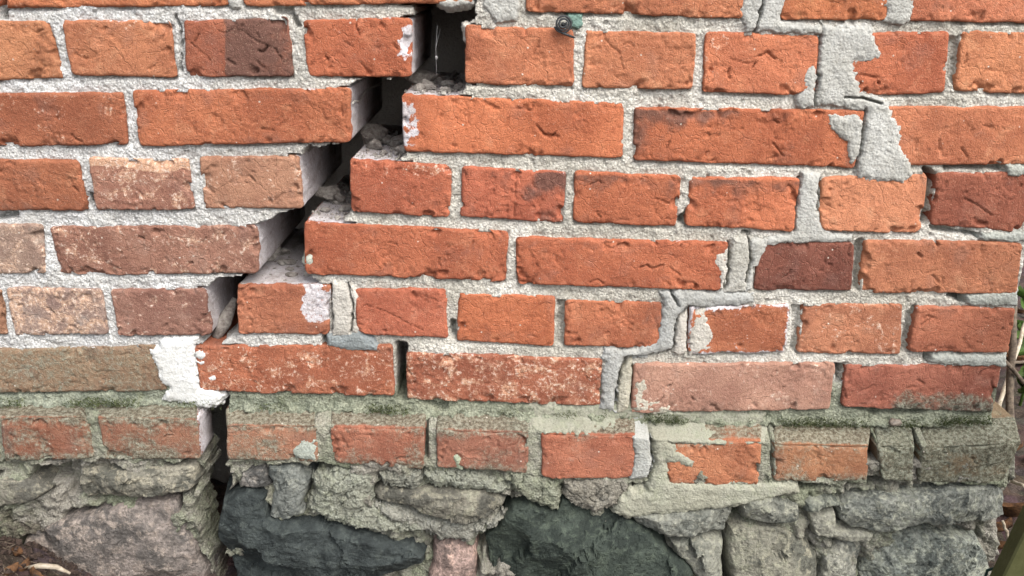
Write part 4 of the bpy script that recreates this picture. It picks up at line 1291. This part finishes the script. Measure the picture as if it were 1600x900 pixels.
tag(link('mortar', V, Fq, M_MORTAR, foot_, cols=dict(base=bc, wear=wc)), 'crumbling green-grey mortar between the footing stones')


def make_stone(poly_px, bulge, col, speck, green, stain, vein, seed):
    poly = px2(poly_px, PLINTH)
    st = 0.0018
    x = np.arange(poly[:, 0].min() - 0.012, poly[:, 0].max() + 0.012, st)
    z = np.arange(poly[:, 1].min() - 0.012, poly[:, 1].max() + 0.012, st)
    X, Z = np.meshgrid(x, z)
    d = poly_sdf(poly, X, Z) + 0.003 * fbm(X, Z, 0.035, 4, seed, .55)
    b = bulge * 0.001
    rs = np.random.RandomState(seed)
    round_ = 0.006
    prof_ = np.sqrt(np.clip(1 - np.clip(1 + d / round_, 0, 1) ** 2, 0, 1))
    Y = PLINTH + 0.014 - (b * 0.55 + 0.014) * prof_ - 0.35 * b * sm(0, -0.05, d)
    # cleft faces: planes struck off the block, sharp between them
    cx, cz = X - X.mean(), Z - Z.mean()
    cut = np.full(X.shape, -1.0)
    jx, jz = 0.006 * fbm(X, Z, 0.03, 3, seed + 71), 0.006 * fbm(X, Z, 0.03, 3, seed + 72)
    for k in range(9):
        a = (k + rs.rand()) / 9 * 2 * np.pi
        sl = 0.10 + 0.42 * rs.rand() ** 1.5
        ex_, ez_ = 0.5 * np.ptp(x), 0.5 * np.ptp(z)
        rad = 1.0 / math.hypot(math.cos(a) / ex_, math.sin(a) / ez_)
        o = (0.1 + 0.65 * rs.rand()) * rad
        cut = np.maximum(cut, sl * ((cx + jx) * math.cos(a) + (cz + jz) * math.sin(a) - o))
    Y = Y + np.clip(cut, 0, 0.7 * b + 0.004)
    kx = sm(0.0, -0.005, d)
    crisp = 0.30 if bulge == 10 else 1.0
    Y += kx * (0.0016 * fbm(X, Z, 0.05, 3, seed + 3, .5) + crisp * 0.0009 * fbm(X, Z, 0.014, 4, seed + 7, .65) + 0.0004 * fbm(X, Z, 0.005, 2, seed + 9, .65))
    an = rs.rand() * 3.14
    xa, za = X * math.cos(an) + Z * math.sin(an), -X * math.sin(an) + Z * math.cos(an)
    # split faces: flat facets meeting in low sharp steps
    nf_ = 13
    tl_ = 0.24 if bulge > 20 else 0.13
    sx_, sz_ = x.min() + np.ptp(x) * rs.rand(nf_), z.min() + np.ptp(z) * rs.rand(nf_)
    wx_, wz_ = X + 0.010 * fbm(X, Z, 0.03, 4, seed + 31, .6), Z + 0.010 * fbm(X, Z, 0.03, 4, seed + 33, .6)
    best, fac = np.full(X.shape, 1e9), np.zeros(X.shape)
    for k in range(nf_):
        q = ((wx_ - sx_[k]) * math.cos(an) + (wz_ - sz_[k]) * math.sin(an)) * 0.55
        r = -(wx_ - sx_[k]) * math.sin(an) + (wz_ - sz_[k]) * math.cos(an)
        dd = q * q + r * r
        pl = (rs.rand() - .5) * 0.004 + tl_ * rs.randn() * (X - sx_[k]) + tl_ * rs.randn() * (Z - sz_[k])
        fac = np.where(dd < best, pl, fac)
        best = np.minimum(best, dd)
    Y += kx * crisp * np.clip(fac, -0.011, 0.011) * (0.4 + 18 * b)
    fis = np.abs(fbm(xa * 0.4, za * 1.3, 0.10, 4, seed + 17, .55))
    Y += kx * crisp * 0.0022 * sm(0.012, 0.0, fis)
    Y += kx * crisp * 0.0011 * np.abs(fbm(xa * 0.35, za * 1.5, 0.022, 4, seed + 41, .6))
    Y += 0.05 * sm(0.0, 0.008, d)
    V, Fq, src = grid_mesh(x, z, d < 0.006, Y)
    n = len(V)
    bc = np.ones((n, 4))
    bc[:, :3] = np.array(col) * 0.56  # darkened stone colour stands in for the weaker light near the ground
    wc = np.zeros((n, 4))
    zz = V[:, 2]
    wc[:, 0], wc[:, 1], wc[:, 2], wc[:, 3] = speck, green, stain, vein
    wc[:, 2] += 0.35 * sm(0.06, 0.0, zz) * (stain > .25)
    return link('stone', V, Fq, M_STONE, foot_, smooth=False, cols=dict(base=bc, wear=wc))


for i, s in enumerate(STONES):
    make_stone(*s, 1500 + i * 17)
patch(wall, 'mortar_patch', [(812, 650), (840, 642), (960, 644), (1060, 650), (1205, 656), (1204, 672), (1192, 688), (1040, 690), (1010, 674), (990, 670), (900, 674), (850, 672), (826, 664)], PLINTH, 3.0, (.30, .30, .245), 6, 1.6, .4, .42, 1777,
      crk=CRK_P, yfun=lambda X, Z: prof(X, Z, np.interp(X, EX, EZ), np.interp(X, EX, ET)) - PLINTH, yproj=-0.018)
for i, (p, th, col, rag, ro, gt, gn) in enumerate(PLINTH_PATCHES):
    yf = None
    if i in (0, 1):
        yf = lambda X, Z: prof(X, Z, np.interp(X, EX, EZ), np.interp(X, EX, ET)) - PLINTH
    par = wall if i < 4 else foot_
    patch(par, 'mortar_patch', p, PLINTH, th, col, rag, ro, gt, gn, 1800 + i * 7, crk=CRK_P, yfun=yf)
box('footing_core', (-0.90, 0.33, -0.06), (at(1556, 860, PLINTH)[0] - 0.02, 0.74, at(800, 720, PLINTH)[2]), M_MORTAR, foot_, base=(.22, .2, .18))
box('footing_core', (at(1480, 860, PLINTH)[0], 0.0, -0.06), (at(1552, 860, PLINTH)[0], 0.2, at(800, 770, PLINTH)[2]), M_MORTAR, foot_, base=(.30, .30, .26), wear=(.3, .4, .2, 0))

# ------------------------------------------------------------------ loose things
def lump(r, seed, squash=(1, 1, 0.7)):
    n, m = 12, 8
    V, Fq = [], []
    for j in range(m + 1):
        th = math.pi * j / m
        for k in range(n):
            ph = 2 * math.pi * k / n
            V.append((math.sin(th) * math.cos(ph), math.sin(th) * math.sin(ph), math.cos(th)))
    V = np.array(V)
    k = 1 + 0.35 * fbm(V[:, 0] + 3 * V[:, 2], V[:, 1] + 1.7 * V[:, 2], 0.8, 3, seed)
    V = V * k[:, None] * np.array(squash) * r
    for j in range(m):
        for k in range(n):
            k2 = (k + 1) % n
            Fq.append([j * n + k, (j + 1) * n + k, (j + 1) * n + k2, j * n + k2])
    return V, Fq


def shard(r, seed):
    """angular broken lump: a sphere cut by planes"""
    rs = np.random.RandomState(seed)
    V, Fq = lump(1.0, seed, (1, 1, 1))
    for k in range(11):
        n_ = rs.randn(3)
        n_ /= np.linalg.norm(n_)
        o_ = 0.45 + 0.3 * rs.rand()
        ex_ = np.maximum(V @ n_ - o_, 0)
        V = V - ex_[:, None] * n_
    V = V * np.array((1.2, 1.0, .75)) * r / 0.8
    V[:, 2] -= V[:, 2].min()
    return V, Fq


LEDGES = [((627, 148), (724, 150), 'on the ledge below the top of the crack', 9), ((547, 250), (628, 246), 'on the second ledge of the stepped crack', 9),
          ((474, 346), (545, 340), 'on the third ledge of the stepped crack', 8), ((369, 447), (472, 443), 'on the fourth and lowest ledge of the stepped crack', 10)]
rc_ = random.Random(8)
for i, (a, b, where, cnt) in enumerate(LEDGES):
    zl = at(*a)[2]
    xa, xb = at(*a)[0], at(*b)[0]
    for k in range(cnt):
        dy = rc_.uniform(0.02, 0.16)
        r_ = rc_.uniform(.0030, .0075) if k else .014
        if k == 0:
            dy = 0.10
        f = min(0.97, (k + rc_.random()) / cnt + 0.1)
        V, Fq = shard(r_ + dy * 0.03, 40 + 13 * i + k)
        tag(link('mortar_chunk', V + np.array((xa + (xb - xa) * f, dy, zl - 0.003)), Fq, M_CHUNK, smooth=False),
            'broken grey mortar lump lying ' + where, 'rubble', 'mortar lumps ' + where)
# sliver of slate wedged in the crack
p0, p1 = at(338, 528, 0.03), at(368, 466, 0.05)
V, Fq = tube([p0, 0.6 * p0 + 0.4 * p1, p1], [0.006, 0.010, 0.004], 7)
tag(link('mortar_sliver', V, Fq, M_CHUNK), 'grey leaning sliver wedged between bricks where the crack narrows', 'rubble')

# iron coil hook
hook = thing('coil_hook', tuple(at(880, 37, -0.004)), 'small black iron wire coil with a short tail, stuck in the mortar', 'hook')
c = at(880, 37, -0.006)
pts = []
for k in range(90):
    a = -k / 89 * 2 * math.pi * 2.55
    r_ = 0.0030 + 0.0068 * k / 89
    pts.append((c[0] + r_ * math.cos(a + 0.6), c[1] - 0.004 + 0.004 * k / 89, c[2] + r_ * math.sin(a + 0.6)))
V, Fq = tube(pts, 0.00115, 6)
link('coil', V, Fq, M_WIRE, hook)
t0, t1, t2 = at(868, 42, -0.0045), at(880, 52, -0.0060), at(898, 59, -0.0045)
V, Fq = tube([t0, 0.5 * t0 + 0.5 * t1 + np.array((-.001, 0, -.001)), t1, t2], [.0013, .0014, .0014, .0012], 6)
link('tail', V, Fq, M_WIRE, hook)
V, Fq = tube([at(880, 38, -0.009), at(880, 38, 0.010)], [.0024, .0022], 8)
link('pin', V, Fq, M_WIRE, hook)
patch(wall, 'teal_mortar_patch', [(890, 24), (908, 24), (910, 38), (902, 48), (893, 42)], 0.0, .6, (.17, .27, .235), 3, .5, .2, 0, 3100, label='small patch of teal-green stain beside the iron coil')

# spider threads in the crack
for i, pl in enumerate([[(683, 40, .03), (681, 75, .03), (682, 118, .025)], [(688, 45, .04), (684, 62, .035), (680, 78, .03)], [(1305, 578, .004), (1312, 582, -.001), (1321, 578, .004)], [(1306, 594, .004), (1313, 599, .0), (1319, 592, .004)]]):
    V, Fq = tube([at(*p) for p in pl], 0.00022, 5)
    tag(link('spider_thread', V, Fq, M_WEB), 'fine white spider thread hanging in the top of the crack' if i < 2 else 'fine white spider thread across a hole beside the lichen-stained brick', 'web',
        'threads in the crack' if i < 2 else 'threads across the small hole')
V, Fq = lump(0.0028, 77, (1, 1, 1.2))
tag(link('web_bead', V * 0.6 + at(682, 90, 0.0285), Fq, M_WEB), 'tiny white bead of fluff on the hanging spider thread', 'web')
V, Fq = lump(0.0065, 78, (1.25, 0.9, .75))
sp_ = at(1398, 660, -0.012)
tag(link('snail_shell', V + sp_, Fq, M_SNAIL), 'small grey-brown snail shell on the mossy joint above the plinth', 'snail')


# dry leaves
def leaf(L, Wd, curl, seed):
    rs = np.random.RandomState(seed)
    n, m = 9, 5
    V, Fq = [], []
    for i in range(n):
        t = i / (n - 1)
        w = Wd * (math.sin(math.pi * min(1, t * 0.96 + 0.04)) ** 0.8) * (0.85 + 0.3 * rs.rand())
        for j in range(m):
            s = (j / (m - 1) - 0.5)
            V.append((L * (t - .5), w * s * 2, curl * L * (1.6 * s * s + 0.9 * (t - .5) ** 2) + 0.03 * L * rs.rand()))
    for i in range(n - 1):
        for j in range(m - 1):
            Fq.append([i * m + j, i * m + j + 1, (i + 1) * m + j + 1, (i + 1) * m + j])
    return np.array(V), Fq


from mathutils import Matrix, Euler


def put_leaf(loc, seed, size, label, group, tilt=0.5, mat=None):
    rs = random.Random(seed)
    V, Fq = leaf(size, size * rs.uniform(.25, .4), rs.uniform(.3, .9), seed)
    Mx = np.array(Euler((rs.uniform(-tilt, tilt), rs.uniform(-tilt, tilt), rs.uniform(0, 6.28))).to_matrix())
    V = V @ Mx.T
    V[:, 2] -= V[:, 2].min() + 0.002
    o = link('dry_leaf', V + np.array(loc), Fq, mat or M_LEAF)
    return tag(o, label, 'leaf', group)


rl = random.Random(11)
x_edge = corner_x + 0.03
n = 0
while n < 70:
    yy = rl.uniform(0.02, 1.5)
    xx = x_edge + 0.02 + rl.uniform(0, 0.22 + 0.75 * yy)
    put_leaf((xx, yy, float(ground_h(np.array(xx), np.array(yy)))), 60 + n, rl.uniform(.035, .075), 'curled dry brown leaf on the ground beyond the wall corner', 'dry leaves beyond the wall corner', .6)
    n += 1
for i, (px, py, y0) in enumerate([(12, 815, -.085), (28, 838, -.10), (8, 850, -.12), (44, 866, -.11)]):
    p = at(px, py, y0)
    zg_ = float(ground_h(np.array(p[0]), np.array(y0)))
    put_leaf((p[0], y0, zg_), 300 + i, .022, 'small russet dry leaf on the soil heap by the footing', 'dry leaves on the soil heap', .6)
# twigs and roots on the soil heap
for i in range(34):
    a = rl.uniform(0, 6.28)
    cxx, cyy = rl.uniform(-0.72, -0.56), rl.uniform(-0.16, -0.07)
    L = rl.uniform(.02, .05)
    pts = []
    for k in range(5):
        t = k / 4 - .5
        xx, yy = cxx + L * t * math.cos(a) + .004 * rl.uniform(-1, 1), cyy + L * t * math.sin(a) + .004 * rl.uniform(-1, 1)
        pts.append((xx, yy, float(ground_h(np.array(xx), np.array(yy))) + 0.0015 + .003 * rl.random()))
    V, Fq = tube(pts, [.0005, .0007, .0006, .0005, .0003], 5)
    tag(link('root_twig', V, Fq, M_TWIG), 'thin dry rootlet lying on the dark soil heap', 'twig', 'rootlets on the soil heap')
pts = []
for px, py in ((40, 888), (62, 884), (88, 886), (110, 896)):
    p = at(px, py, -0.10)
    pts.append((p[0], p[1], max(p[2], float(ground_h(np.array(p[0]), np.array(-0.10))) + .002)))
V, Fq = tube(pts, [.002, .0036, .0034, .0015], 7)
tag(link('wood_splinter', V, Fq, M_STRAW), 'pale tan splinter of wood on the soil heap', 'wood')

# dry stems beyond the corner
STEMS = [((1582, 470, .35), (1576, 690, .30), .0075, M_TWIG, 'thick grey-brown dry stem standing beside the wall corner'),
         ((1604, 500, .45), (1580, 575, .40), .0040, M_STRAW, 'pale leaning stalk crossing behind the thick stem'),
         ((1570, 565, .30), (1640, 640, .35), .0045, M_TWIG, 'grey twig leaning across the thick stem'),
         ((1572, 566, .42), (1700, 560, .60), .0040, M_TWIG, 'level grey twig beside the wall corner'),
         ((1600, 760, .05), (1572, 748, .12), .0030, M_STRAW, 'white curved stalk on the ground beside the plinth corner'),
         ((1566, 815, -.005), (1578, 845, .0), .0026, M_STRAW, 'short pale stick leaning beside the footing corner')]
for (a, b, r_, mt, lab) in STEMS:
    p, q = Vector(at(*a)), Vector(at(*b))
    p.x, q.x = max(p.x, corner_x + .015), max(q.x, corner_x + .015)
    d_ = (q - p)
    if abs(d_.z) > 0.03:                                 # run on down to the soil
        lowp, hip = (p, q) if p.z < q.z else (q, p)
        k = (lowp.z + 0.01) / max(hip.z - lowp.z, .05)
        gnd = lowp + (lowp - hip) * min(k, 2.0)
        gnd.z = -0.01
        gnd.x = max(gnd.x, corner_x + .012)
        path = [hip, lowp, gnd]
    else:
        path = [p, (p + q) / 2 + Vector((0, 0, .006)), q]
    fine = []
    for i in range(len(path) - 1):
        for k in range(6):
            t = k / 6
            fine.append(path[i].lerp(path[i + 1], t) + Vector((rl.uniform(-1, 1), rl.uniform(-1, 1), rl.uniform(-1, 1))) * r_ * .35)
    fine.append(path[-1])
    V, Fq = tube(fine, [r_ * (0.75 + .35 * i / len(fine)) for i in range(len(fine))], 7)
    tag(link('dry_twig', V, Fq, mt), lab, 'twig')
# a green weed behind
for (gp, hh, lab) in ((on_ground(1592, 640), .22, 'small green weed growing close behind the wall corner'), (on_ground(1600, 560), .30, 'taller green weed growing farther behind the wall corner')):
    wp = gp
    weed = thing('weed', wp, lab, 'plant')
    V, Fq = tube([wp, wp + Vector((.005, 0, hh * .5)), wp + Vector((-.004, .01, hh))], [.003, .0025, .0015], 6)
    link('stem', V, Fq, M_WEED, weed)
    for k in range(22):
        V, Fq = leaf(.060, .012, .4, 500 + k)
        Mx = np.array(Euler((rl.uniform(-.4, .4), rl.uniform(-.9, .1), rl.uniform(0, 6.28))).to_matrix())
        V[:, 0] += .030
        V = V @ Mx.T + np.array(wp) + np.array((.002, .003, hh * (.12 + .038 * k)))
        link('leaf', V, Fq, M_WEED, weed)

# olive painted stake and coated wire in front of the corner
yst = -0.16
sx = at(1600, 835, yst)
bx_ = at(1566, 905, yst)
dirn = (sx - bx_) / np.linalg.norm(sx - bx_)
botm = bx_ - dirn * ((bx_[2] + 0.05) / dirn[2])
topm = sx + dirn * 0.42
side = np.array((1.0, 0, 0))
w_, dpt = 0.075, 0.022
V, Fq = [], []
nst = 10
for i in range(nst + 1):
    c0 = botm + (topm - botm) * i / nst
    ww = w_ * (1.0 if i < nst else .8)
    for (aa, bb) in ((0.002, 0), (0, .002), (0, dpt - .002), (.002, dpt), (ww - .002, dpt), (ww, dpt - .002), (ww, .002), (ww - .002, 0)):
        V.append(c0 + side * aa + np.array((0, bb, 0)))
for i in range(nst):
    for k in range(8):
        k2 = (k + 1) % 8
        Fq.append([i * 8 + k, i * 8 + k2, (i + 1) * 8 + k2, (i + 1) * 8 + k])
Fq += [list(range(8))[::-1], [nst * 8 + k for k in range(8)]]
tag(link('wooden_stake', np.array(V), Fq, M_OLIVE, smooth=False), 'olive green painted board leaning beside the footing corner', 'board')
wire_px = [(1541, 930, -.10), (1540, 900, -.10), (1543, 891, -.10), (1556, 887, -.105), (1566, 884, -.11), (1578, 870, -.12), (1590, 852, -.13), (1603, 842, -.14), (1625, 835, -.145), (1660, 842, -.15), (1700, 900, -.15)]
V, Fq = tube([at(*p) for p in wire_px], .0018, 7)
tag(link('coated_wire', V, Fq, M_GREENWIRE), 'dark green coated wire bent in front of the footing corner', 'wire')
hp = [(1600, 808, .10), (1592, 815, .10), (1596, 824, .10), (1612, 830, .11), (1640, 850, .12), (1680, 890, .12)]
V, Fq = tube([at(*p) for p in hp], .0035, 8)
tag(link('garden_hose', V, Fq, M_GREENWIRE), 'bend of thin green garden hose beyond the footing corner', 'hose')


# ------------------------------------------------------------------ crumbs and moss (nobody could count them)
def scatter(name, pts, rmin, rmax, mat, label, seed, flat=0.8, cat='rubble'):
    rs = np.random.RandomState(seed)
    cube = np.array([(-1, -1, -1), (1, -1, -1), (1, 1, -1), (-1, 1, -1), (-1, -1, 1), (1, -1, 1), (1, 1, 1), (-1, 1, 1)], float)
    fq = np.array([(0, 3, 2, 1), (4, 5, 6, 7), (0, 1, 5, 4), (1, 2, 6, 5), (2, 3, 7, 6), (3, 0, 4, 7)])
    Vs, Fs = [], []
    for i, p in enumerate(pts):
        r = rmin + (rmax - rmin) * rs.rand() ** 3
        v = cube * (0.45 + 0.55 * rs.rand(8, 3)) * np.array((1, 1, flat)) * r
        Mx = np.array(Euler(tuple(rs.rand(3) * 6.28)).to_matrix())
        Vs.append(v @ Mx.T + np.array(p) + np.array((0, 0, 0.4 * r)))
        Fs.append(fq + 8 * i)
    o = link(name, np.concatenate(Vs), np.concatenate(Fs), mat, smooth=False)
    return tag(o, label, cat, kind='stuff')


rs_ = np.random.RandomState(4)
pts = []
for (a, b, where, cnt) in LEDGES:
    zl = at(*a)[2]
    xa, xb = at(*a)[0], at(*b)[0]
    for k in range(260):
        pts.append((xa + (xb - xa) * (0.03 + 0.95 * rs_.rand()), 0.006 + 0.2 * rs_.rand(), zl - 0.001))
scatter('mortar_crumbs', pts, 0.0005, 0.0030, M_CHUNK, 'fine grey mortar crumbs strewn over the ledges inside the crack', 5)
pts = []
for k in range(2600):
    xx, yy = -0.80 + 0.34 * rs_.rand(), -0.30 + 0.27 * rs_.rand()
    pts.append((xx, yy, float(ground_h(np.array(xx), np.array(yy)))))
M_CRUMB = plain_material('soil_crumb', (0.022, 0.015, 0.012), (0.085, 0.060, 0.048), 200, 0.95, 0.002)
scatter('soil_crumbs', pts, 0.0008, 0.0055, M_CRUMB, 'dark brown soil crumbs covering the heap against the footing', 6, cat='soil')
# moss: short blades in the joint over the plinth and between the plinth bricks
pts, sizes = [], []
PX = np.array([p[0] for p in PT_TOP])
PZ = np.array([p[1] for p in PT_TOP])
while len(pts) < 5200:
    xx = -0.75 + 1.36 * rs_.rand()
    if fbm(np.array(xx), np.array(0.0), 0.09, 3, 17) + 0.25 * (xx > 0.3) < rs_.rand() * 0.7 - 0.1:
        continue
    zz = np.interp(xx, PX, PZ) + 0.001 + 0.010 * rs_.rand() ** 1.5
    pts.append((xx, 0.002 - 0.011 * rs_.rand(), zz))
V, Fq = [], []
for p in pts:
    h_ = 0.0014 + 0.0030 * rs_.rand()
    w_ = 0.0005 + 0.0004 * rs_.rand()
    a_ = rs_.rand() * 3.14
    d1 = np.array((math.cos(a_), math.sin(a_), 0)) * w_
    tip = np.array(p) + np.array((0.5 * rs_.randn() * h_ * .5, -h_ * (.3 + .6 * rs_.rand()), h_ * (.3 + .7 * rs_.rand())))
    n0 = len(V)
    V += [np.array(p) - d1, np.array(p) + d1, tip + d1 * .3, tip - d1 * .3]
    Fq.append((n0, n0 + 1, n0 + 2, n0 + 3))
M_MOSS = plain_material('moss', (0.060, 0.085, 0.030), (0.170, 0.200, 0.085), 90, 0.9)
tag(link('moss', np.array(V), np.array(Fq), M_MOSS), 'thin green moss in the joint above the plinth bricks', 'moss', kind='stuff')
